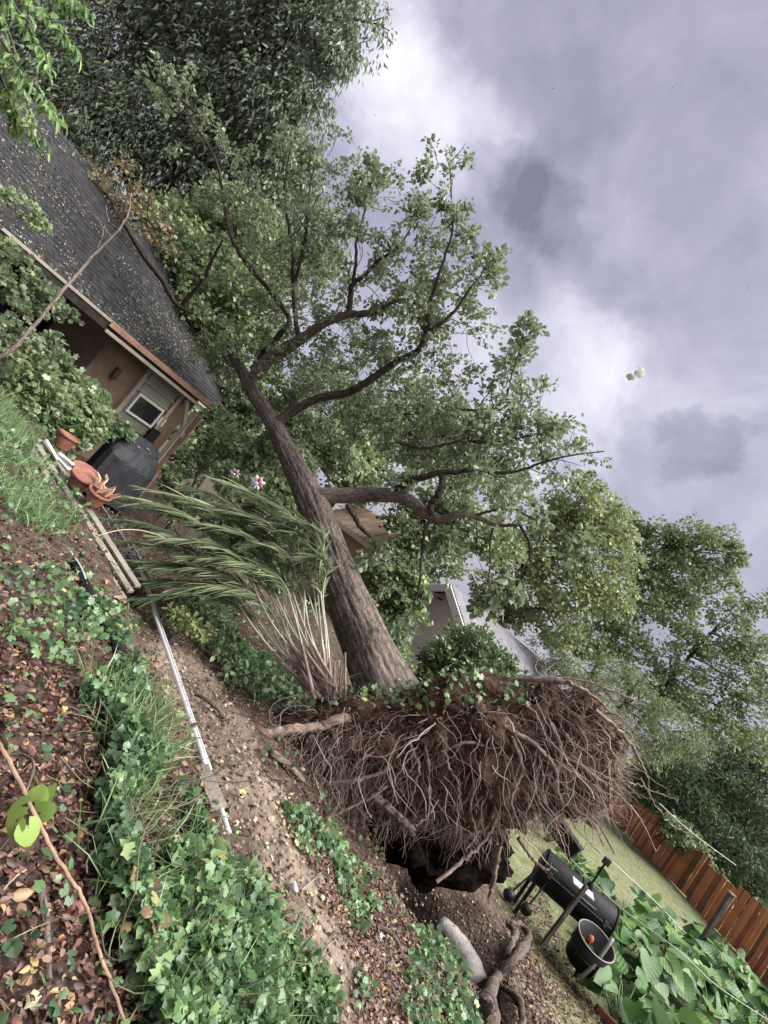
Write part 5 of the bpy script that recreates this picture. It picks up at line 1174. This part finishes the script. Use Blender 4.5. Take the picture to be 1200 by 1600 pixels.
# --- cedar fence
FA = P(935, 1270, 29); FB = np.array([18.2, 14.0, 0.0]); fx = lambda y: 18.2+.06*(y-14)
fence = empty('wooden_fence', (fx(20), 20, 0), 'orange brown board fence along the far side of the lawn', 'fence')
M_c = [mat_noise('cedar_board_%s' % w, [(.3, tuple(v*.6 for v in c_)), (.6, c_), (.8, tuple(v*1.35 for v in c_))], 3, 8, .75, .25, .2, 30, stretch=(3, 3, .5)) for w, c_ in (('orange', (.56, .165, .05)), ('brown', (.22, .085, .045)), ('red', (.34, .085, .04)), ('pale', (.60, .22, .08)))]
pw_, ph_ = .19, 1.75
pl = bmesh.new(); box_bm(pl, Matrix.Translation((0, 0, ph_/2)), pw_, .022, ph_, .006); plm = {}
for i_, m_ in enumerate(M_c):
    me = bpy.data.meshes.new('plank'); pl.to_mesh(me); me.materials.append(m_); plm[i_] = me
pl.free()
y = 11.0; idx = 0
inv = fence.matrix_basis.inverted()
while y < 33:
    o = bpy.data.objects.new('plank', plm[random.choices([0, 1, 2, 3], [5, 3 if 21 > y else 1, 3, 3])[0]]); C.objects.link(o); o.parent = fence; o.matrix_parent_inverse = inv
    x = fx(y); o.location = (x+random.uniform(-.012, .012), y, float(H(x, y))+.03+random.uniform(-.03, .03)-(.18 if (idx // 9) % 2 else 0)); o.rotation_euler = (random.uniform(-.015, .015), random.uniform(-.01, .01), math.pi/2-.06)
    y += pw_+.012; idx += 1
for z_ in (.35, 1.25):
    beam('fence_rail', (fx(11)+.06, 11, z_), (fx(33)+.06, 33, z_), .09, .04, M_c[1], fence)
for y in np.arange(11.5, 33, 2.4):
    beam('fence_post', (fx(y)+.13, y, 0), (fx(y)+.13, y, 1.75), .1, .1, M_c[1], fence, up=(1, 0, 0))
# --- clothes line post and wires
pA = P(1072, 1492, 12.5); pz = float(H(pA[0], pA[1])); pT = P(1142, 1398, 12.6); pA = np.array([pT[0], pT[1], pz])
cl = empty('line_post', pA, 'weathered post carrying a wire in front of the fence', 'post')
beam('post', pA, pT, .10, .10, M_dwood, cl, up=(1, 0, 0)); 
beam('side_strip', pT-ZU*.05+CR*.09-CU*.03, pT-ZU*.5+CR*.075, .05, .03, M_wood, cl, up=(1, 0, 0))
box('cap', frame(pT+ZU*.03, RW, FW*[1, 1, 0]), .15, .15, .04, M_wood, cl)
def wire(label, pts, r, col=(.55, .55, .52), name='wire'):
    tb = TB(); tb.add(crom(pts_d(pts), 30), r, 5); o = link(name, tb.mesh(name), mat('wire_'+label[:6].replace(' ', '_'), col, .5, .3)); tag(o, label, 'wire')
wire('long white wire stretched over the lawn in front of the fence', [(918, 1315, 14), (955, 1345, 13.5), (1030, 1415, 13), (1078, 1468, 12.6)], .011)
wire('thin dark line running low over the big leaves', [(880, 1330, 10), (960, 1410, 9.5), (1060, 1485, 9), (1120, 1540, 9), (1210, 1600, 9)], .009, (.25, .26, .2))
wire('faint wire crossing the dark conifer', [(1030, 1255, 15), (1080, 1300, 15), (1150, 1352, 15)], .008)
# --- broken dark sticks above the lawn
sk = empty('broken_stick', P(930, 1300, 9.5), 'two thin dark sticks slanting above the lawn', 'sticks')
for a, b in (((908, 1258), (943, 1322)), ((912, 1256), (960, 1334))):
    tb = TB(); tb.add(crom(pts_d([(a[0], a[1], 9.4), ((a[0]+b[0])/2+3, (a[1]+b[1])/2, 9.4), (b[0], b[1], 9.4)]), 8), np.linspace(.022, .012, 8), 6, True); link('stick', tb.mesh('stick'), M_dwood, sk)
# --- dark raised bed edge / black sheet behind the roots
bk = beam('black_trough', P(856, 1270, 10.5), P(900, 1335, 10), .35, .3, M_black, None); tag(bk, 'black trough half hidden behind the hanging roots', 'trough')
# --- elephant ear plants
def ear_template():
    # heart shaped leaf, 13 outline points round a midrib
    out_ = [(0, .0), (-.18, -.12), (-.36, -.06), (-.46, .16), (-.42, .42), (-.28, .70), (0, 1.05), (.28, .70), (.42, .42), (.46, .16), (.36, -.06), (.18, -.12)]
    mid = [(0, .0), (0, .35), (0, .70)]
    v = [(x, y_, .14*abs(x)-.26*y_*y_+.035*math.sin(7*y_+3*x)) for x, y_ in out_]+[(x, y_, -.03-.26*y_*y_) for x, y_ in mid]
    f = [(0, 1, 12), (1, 2, 12), (2, 3, 13), (2, 13, 12), (3, 4, 13), (4, 14, 13), (4, 5, 14), (5, 6, 14), (6, 7, 14), (7, 8, 14), (8, 13, 14), (8, 9, 13), (9, 10, 13), (10, 12, 13), (10, 11, 12), (11, 0, 12)]
    me = bpy.data.meshes.new('leaf'); me.from_pydata(v, [], f); me.polygons.foreach_set('use_smooth', np.ones(len(f), bool)); return me
def bright_mat(name, c):
    m = mat_leaf(name, [(0, c), (1, c)], tuple(min(1, v*1.2+.02) for v in c), rough=.38, trans=.3, spec=.35)
    t = m.node_tree; b = t.nodes['Principled BSDF']; co = N(t, 'ShaderNodeTexCoord'); sp = N(t, 'ShaderNodeSeparateXYZ'); t.links.new(co.outputs['Object'], sp.inputs[0])
    ab = M_('ABSOLUTE', sp.outputs[0], None, t); ph = M_('SUBTRACT', sp.outputs[1], M_('MULTIPLY', ab, .8, t), t)
    vein = M_('POWER', M_('ABSOLUTE', M_('SINE', M_('MULTIPLY', ph, 19.0, t), None, t), None, t), 9.0, t)
    rib = M_('LESS_THAN', ab, .014, t); v_ = M_('MAXIMUM', M_('MULTIPLY', M_('SUBTRACT', 1.0, vein, t), 0.0, t), M_('MAXIMUM', vein, rib, t), t)
    bp = N(t, 'ShaderNodeBump'); bp.inputs['Strength'].default_value = .22; bp.inputs['Distance'].default_value = .02; t.links.new(v_, bp.inputs['Height']); t.links.new(bp.outputs[0], b.inputs['Normal'])
    src = b.inputs['Base Color'].links[0].from_socket; nz = N(t, 'ShaderNodeTexNoise'); nz.inputs['Scale'].default_value = 4; t.links.new(co.outputs['Object'], nz.inputs[0])
    x = N(t, 'ShaderNodeMix', data_type='RGBA'); t.links.new(M_('MULTIPLY', v_, .10, t), x.inputs[0]); t.links.new(src, x.inputs[6]); x.inputs[7].default_value = (.34, .42, .20, 1)
    y_ = N(t, 'ShaderNodeMix', data_type='RGBA', blend_type='MULTIPLY'); t.links.new(M_('MULTIPLY', nz.outputs[0], .7, t), y_.inputs[0]); t.links.new(x.outputs[2], y_.inputs[6]); y_.inputs[7].default_value = (.55, .62, .4, 1)
    t.links.new(y_.outputs[2], b.inputs['Base Color'])
    return m
EM = []
for k, c_ in enumerate(((.035, .10, .022), (.055, .15, .028), (.085, .155, .06), (.12, .23, .045))):
    me = ear_template(); me.materials.append(bright_mat('ear_leaf_%s' % 'abcd'[k], c_)); EM.append(me)
def ear_plant(name, label, px, py, d, n, size, hgt, spread, group='broad leaved plants in the garden bed', narrow=1.0):
    for d in np.linspace(5, 16, 300):
        c = P(px, py, d)
        if c[2]-H(c[0], c[1]) < hgt*.55: break
    b = gz(c[0], c[1]); root = empty(name, b, label, 'plant', group); inv_ = root.matrix_basis.inverted()
    for k in range(int(n*2.2)):
        a = random.uniform(0, 2*math.pi); rr = spread*math.sqrt(random.random()); tip = b+np.array([rr*math.cos(a), rr*math.sin(a), hgt*random.uniform(.35, 1.05)])
        if k % 2 == 0:
            tb = TB(); tb.add(crom([b+np.array([rr*.12*math.cos(a), rr*.12*math.sin(a), 0]), b+(tip-b)*.6+ZU*.08, tip], 8), np.linspace(.014, .007, 8), 5); link('stalk', tb.mesh('stalk'), MT['leaf_mid'] if False else M_stalk, root)
        o = bpy.data.objects.new('leaf', random.choice(EM)); C.objects.link(o); o.parent = root; o.matrix_parent_inverse = inv_
        s = size*random.uniform(.6, 1.2); dirv = nrm(np.array([math.cos(a), math.sin(a), random.uniform(-.6, .5)])-FW*.2); nv_ = nrm(ZU+rng.normal(0, .5, 3)-FW*.35)
        M4 = frame(tip, np.cross(dirv, nv_), dirv); o.matrix_basis = M4 @ Matrix.Diagonal((s*narrow, s, s, 1))
ear_plant('elephant_ear', 'broad leaved plant directly right of the black drum', 985, 1490, 7.6, 26, .36, .75, .75)
ear_plant('elephant_ear', 'broad leaved plant at the bottom below the drum', 985, 1570, 7.2, 26, .34, .6, .8)
ear_plant('elephant_ear', 'tall broad leaved plant behind the smoker shelf', 955, 1425, 9.0, 18, .40, .7, .6)
ear_plant('elephant_ear', 'broad leaved plant at the foot of the line post', 1060, 1510, 8.4, 26, .40, .8, .85)
ear_plant('elephant_ear', 'long leaved plant in the lower right corner', 1150, 1545, 8.6, 22, .55, .95, .8, narrow=.55)
ear_plant('elephant_ear', 'long leaved plant against the fence in the lower right', 1195, 1590, 8.0, 16, .5, .8, .7, narrow=.6)
ear_plant('elephant_ear', 'bright plant between the smoker and the hanging roots', 900, 1350, 9.2, 16, .30, .55, .5)
ear_plant('elephant_ear', 'pale plant under the hanging roots', 862, 1300, 8.6, 18, .20, .5, .4, narrow=.6)
ear_plant('elephant_ear', 'broad leaved plant in the middle of the bed beside the lawn', 1040, 1450, 8.4, 20, .36, .7, .8)
ear_plant('elephant_ear', 'broad leaved plant low in the bottom right of the bed', 1120, 1590, 8.0, 26, .4, .8, .9)
ear_plant('elephant_ear', 'broad leaved plant between the line post and the fence', 1130, 1510, 8.0, 18, .4, .8, .8)
ear_plant('elephant_ear', 'low broad leaved plant at the bottom edge right of the tree hole', 1060, 1590, 7.4, 22, .34, .55, .8)
# --- brick edging pieces
for (a, b, lab) in (((928, 1578), (962, 1612), 'red brown edging board at the bottom edge below the drum'), ((1104, 1582), (1124, 1602), 'red brown edging board showing through the broad leaves')):
    A_, B_ = G(*a), G(*b); o = beam('edging_board', A_+ZU*.04, B_+ZU*.04, .09, .10, M_c[2], None); tag(o, lab, 'edging')
# --- pale pipe in the torn soil and looping roots at the hole
p0, p1, p2 = G(700, 1425), G(735, 1480), G(752, 1530)
tb = TB(); tb.add(crom([p0-ZU*.16, p1-ZU*.125, p2-ZU*.11], 16), np.linspace(.12, .19, 16)*(1+.06*fbm(np.arange(16)[:, None]*np.ones(3)*.6, 2)), 18, True, 1)
o = link('pale_pipe', tb.mesh('pale_pipe'), mat_noise('pale_worn_concrete', [(.3, (.20, .17, .145)), (.5, (.38, .35, .33)), (.7, (.52, .50, .49))], 5, 9, .75, .3, .5, 30)); tag(o, 'pale grey pipe exposed in the torn soil below the hole', 'pipe')
lr = empty('looping_root', G(770, 1560), 'thick brown root looping out of the soil beside the pale pipe', 'root')
for pts, w in (([(752, 1580), (768, 1535), (785, 1495), (797, 1470), (790, 1450)], [18, 15, 12, 10, 7]), ([(770, 1530), (800, 1505), (816, 1475), (808, 1455), (795, 1447)], [14, 14, 12, 9, 6]), ([(750, 1570), (752, 1620), (740, 1680)], [18, 26, 30]), ([(775, 1545), (800, 1580), (812, 1640)], [10, 12, 10])):
    q = [G(a, b) for a, b in pts]; q = [p_+ZU*(.05+.08*math.sin(math.pi*i/(len(q)-1))) for i, p_ in enumerate(q)]; dd_ = np.mean([(p_-CAM)@FW for p_ in q])
    tb = TB(); n = 30; tb.add(crom(q, n)+rng.normal(0, .009, (n, 3)), np.interp(np.linspace(0, 1, n), np.linspace(0, 1, len(w)), w)*dd_/FPX/2*(1+.16*rng.normal(0, 1, n)), 9, True); link('root_strand', tb.mesh('root_strand'), mat_bark('root_bark_wet', (.03, .02, .016), (.10, .07, .055), (.20, .15, .12), 9, 4), lr)
# stray sticks on the dirt
for k, (a, b, w, lab) in enumerate((((300, 1085), (350, 1130), 7, 'short dark root piece on the dirt near the palm'), ((575, 1405), (605, 1450), 5, 'dark twig on the bank among ivy'), ((585, 1450), (625, 1500), 8, 'dark stick lower on the bank'), ((468, 1395), (512, 1355), 3, 'pale thin twig beside the white scrap'), ((420, 1180), (470, 1225), 16, 'thick root stub at the left end of the root mass'))):
    A_, B_ = G(*a)+ZU*.02, G(*b)+ZU*.03; d_ = (A_-CAM)@FW; tb = TB(); tb.add(crom([A_, (A_+B_)/2+ZU*.02+rng.normal(0, .01, 3), B_], 12), np.linspace(w, w*.6, 12)*d_/FPX/2, 7, True); o = link('stick', tb.mesh('stick'), MT['bark'] if k != 3 else M_wood); tag(o, lab, 'stick')

# ================================================================== FOREGROUND SMALL THINGS
tb = TB(); q = crom([PC(-14, 1140, .90), PC(22, 1205, .91), PC(78, 1322, .93), PC(131, 1408, .94), PC(156, 1490, .95), PC(204, 1620, .96)], 60)
tb.add(q+rng.normal(0, .0012, q.shape), np.linspace(.008, .005, 60), 8, True); o = link('long_twig', tb.mesh('long_twig'), mat_noise('orange_brown_twig', [(.3, (.17, .09, .05)), (.7, (.38, .23, .14))], 14, 6, .6, .3, .2)); tag(o, 'long orange brown twig slanting over the litter at lower left', 'twig')
tb = TB(); tb.add(crom([G(0, 1300)+ZU*.1, G(12, 1250)+ZU*.14, G(8, 1215)+ZU*.1, G(-10, 1200)+ZU*.06], 20), .005, 6); o = link('curved_twig', tb.mesh('curved_twig'), MT['bark']); tag(o, 'short curved twig at the left edge beside the bright seedling', 'twig')
tb = TB(); tb.add(crom([G(52, 1395)+ZU*.03, G(62, 1450)+ZU*.03, G(66, 1545)+ZU*.03], 20), np.linspace(.013, .008, 20), 7, True); o = link('dead_stick', tb.mesh('dead_stick'), MT['bark']); tag(o, 'dead brown stick lying in the litter at lower left', 'stick')
# seedling with big bright leaves
sg = G(45, 1275); seed = empty('seedling', sg, 'seedling with large bright lime green leaves at the left edge', 'plant')
me = None
for k, (px, py, s, ang) in enumerate(((28, 1262, .085, 200), (58, 1245, .085, 60), (22, 1290, .08, 240), (70, 1268, .075, 20), (45, 1300, .09, 280), (75, 1240, .06, 45))):
    T = T_BIG; c = PC(px, py, .93-.004*k); u = CR*math.cos(math.radians(ang))+CU*math.sin(math.radians(ang))
    o = link('leaf', leaves_mesh('leaf', (c-u*s*.5)[None], u[None], (nrm(-FW*.8+ZU)+rng.normal(0, .15, 3))[None], np.array([s]), T, width=np.array([s*1.15]), bend=np.array([1.0])), bright_mat('lime_leaf_%s' % 'abcdef'[k], (.26+.03*(k % 3), .42, .05)), seed)
tb = TB(); tb.add(crom([sg, sg+ZU*.14], 5), .003, 6); link('stem', tb.mesh('stem'), M_stalk, seed)
# mossy stone, red fruit, scraps
def rock(name, label, cat, px, py, r, m, seed_, sq=(1, 1, .85)):
    c = G(px, py)+ZU*r*.5; bm = bmesh.new(); bmesh.ops.create_icosphere(bm, subdivisions=4, radius=1); v = np.array([x.co[:] for x in bm.verts]); f = np.array([[x.index for x in y_.verts] for y_ in bm.faces]); bm.free()
    o = link(name, mesh_arrays(name, c+v*r*np.array(sq)*(1+.08*fbm(v*1.5+seed_, 3)+.02*fbm(v*9, 2))[:, None], f), m); return tag(o, label, cat)
rock('mossy_stone', 'round mossy yellow green stone nestled by the ivy', 'stone', 212, 1398, .055, mat_noise('yellow_green_moss', [(.35, (.05, .05, .015)), (.5, (.24, .24, .07)), (.65, (.42, .40, .16))], 40, 6, .9, .1, 1, 90, bdist=.006), 3)
rock('red_fruit', 'round reddish brown fruit lying in the litter', 'fruit', 111, 1428, .036, mat_noise('red_skin', [(.3, (.20, .055, .04)), (.7, (.36, .13, .09))], 12, 5, .45, .4, .1), 5, (1, 1, 1))
rock('pale_stone', 'pink stone half sunk in the ivy at the dirt edge', 'stone', 383, 1382, .025, mat('pink_stone', (.40, .24, .20), .7, .3), 9)
M_litw = mat('white_scrap', (.75, .74, .74), .6, .3)
sc = G(451, 1397)+ZU*.03; o = link('paper_scrap', mesh_arrays('paper_scrap', np.concatenate([np.array([sc+CR*a+CU*b+ZU*c_ for a, b, c_ in ((-.035, .02, 0), (.005, .03, .02), (.035, -.015, .0), (.01, -.035, .015), (-.03, -.02, .01))])+k*np.array([0, 0, .003]) for k in (0, 1)]), [np.array([(0, 1, 2), (0, 2, 3), (0, 3, 4), (7, 6, 5), (8, 7, 5), (9, 8, 5)]), np.array([(0, 5, 6, 1), (1, 6, 7, 2), (2, 7, 8, 3), (3, 8, 9, 4), (4, 9, 5, 0)])], False), M_litw); tag(o, 'small white paper scrap on the edge of the dirt', 'scrap')
def one_leaf(label, px, py, s, col, T=T_MAPLE, lift=.03, pos=None, nrmv=None, group=None):
    c = (G(px, py)+ZU*lift) if pos is None else pos; nv_ = nrm(ZU-FW*.7+rng.normal(0, .25, 3)) if nrmv is None else nrmv; u = nrm(rng.normal(0, 1, 3)); u = nrm(u-u@nv_*nv_)
    m = mat_leaf('single_leaf_'+label[:12].replace(' ', '_').replace(',', ''), [(0, col), (1, tuple(min(1, v*1.15) for v in col))], None, rough=.5, trans=.15)
    o = link('fallen_leaf', leaves_mesh('fallen_leaf', (c-u*s*.4)[None], u[None], nv_[None], np.array([s*.8]), T, bend=np.array([1.6])), m); tag(o, label, 'leaf', group)
for a in [('pale cream leaf beside the long twig and red fruit', 140, 1393, .055, (.62, .50, .38)), ('cream three lobed leaf right of the long twig', 177, 1440, .06, (.66, .55, .40)), ('star shaped yellow leaf in the bottom left corner', 42, 1577, .06, (.60, .55, .28)),
          ('orange leaf above the mossy stone in dark litter', 112, 1318, .05, (.62, .30, .06)), ('pale yellow oval leaf in dark litter', 164, 1320, .055, (.62, .50, .25)), ('bright yellow leaf on green leaf at left', 93, 1118, .05, (.68, .52, .06)), ('tan round leaf near the grass edge', 130, 1174, .045, (.52, .33, .18)),
          ('orange red leaf near the black pipe', 125, 1020, .055, (.60, .16, .04)), ('yellow leaf under the dry stalk near the pipe end', 82, 985, .05, (.66, .46, .06)), ('yellow leaf on the dirt close to the pole', 290, 1140, .05, (.60, .48, .10)), ('yellow leaf low on the bank beside the ivy rim', 641, 1532, .07, (.66, .52, .07)),
          ('tan leaf lower on the bank than the yellow one', 637, 1552, .06, (.55, .42, .22)), ('salmon leaf on bare dirt beside the ivy edge', 492, 1455, .06, (.52, .27, .18)), ('white leaf on the bank among ivy sprigs', 592, 1470, .06, (.62, .60, .54)), ('orange leaf at the top of the bare litter patch', 60, 870, .05, (.58, .22, .06)), ('orange leaf above the black pipe bend', 95, 928, .05, (.60, .35, .10)),
          ('yellow leaves by the pole board', 375, 1245, .07, (.62, .50, .10)), ('red brown leaf near the foot of the ivy', 83, 1384, .06, (.30, .06, .05))]:
    one_leaf(a[0], a[1], a[2], a[3], a[4], T_OVAL if 'oval' in a[0] or 'round' in a[0] else T_MAPLE)
# leaves carried on the wind
one_leaf('pale green leaf flying in the sky, larger of the touching pair', 0, 0, .12, (.42, .45, .36), T_ROUND, pos=P(1001, 581, 4.2), nrmv=-FW)
one_leaf('olive leaf flying in the sky beside the larger pale one', 0, 0, .09, (.24, .26, .14), T_ROUND, pos=P(986, 588, 4.2), nrmv=nrm(-FW+.5*CU))
for px, py, lab in ((864, 138, 'tiny leaf speck high in the cloud left of the right speck'), (1050, 137, 'tiny leaf speck high in the cloud at the right'), (586, 180, 'tiny leaf speck near the bright gap in the clouds'), (1170, 450, 'tiny leaf speck near the right edge of the sky')):
    one_leaf(lab, 0, 0, .10, (.14, .13, .10), T_NARROW, pos=P(px, py, 14), nrmv=-FW)
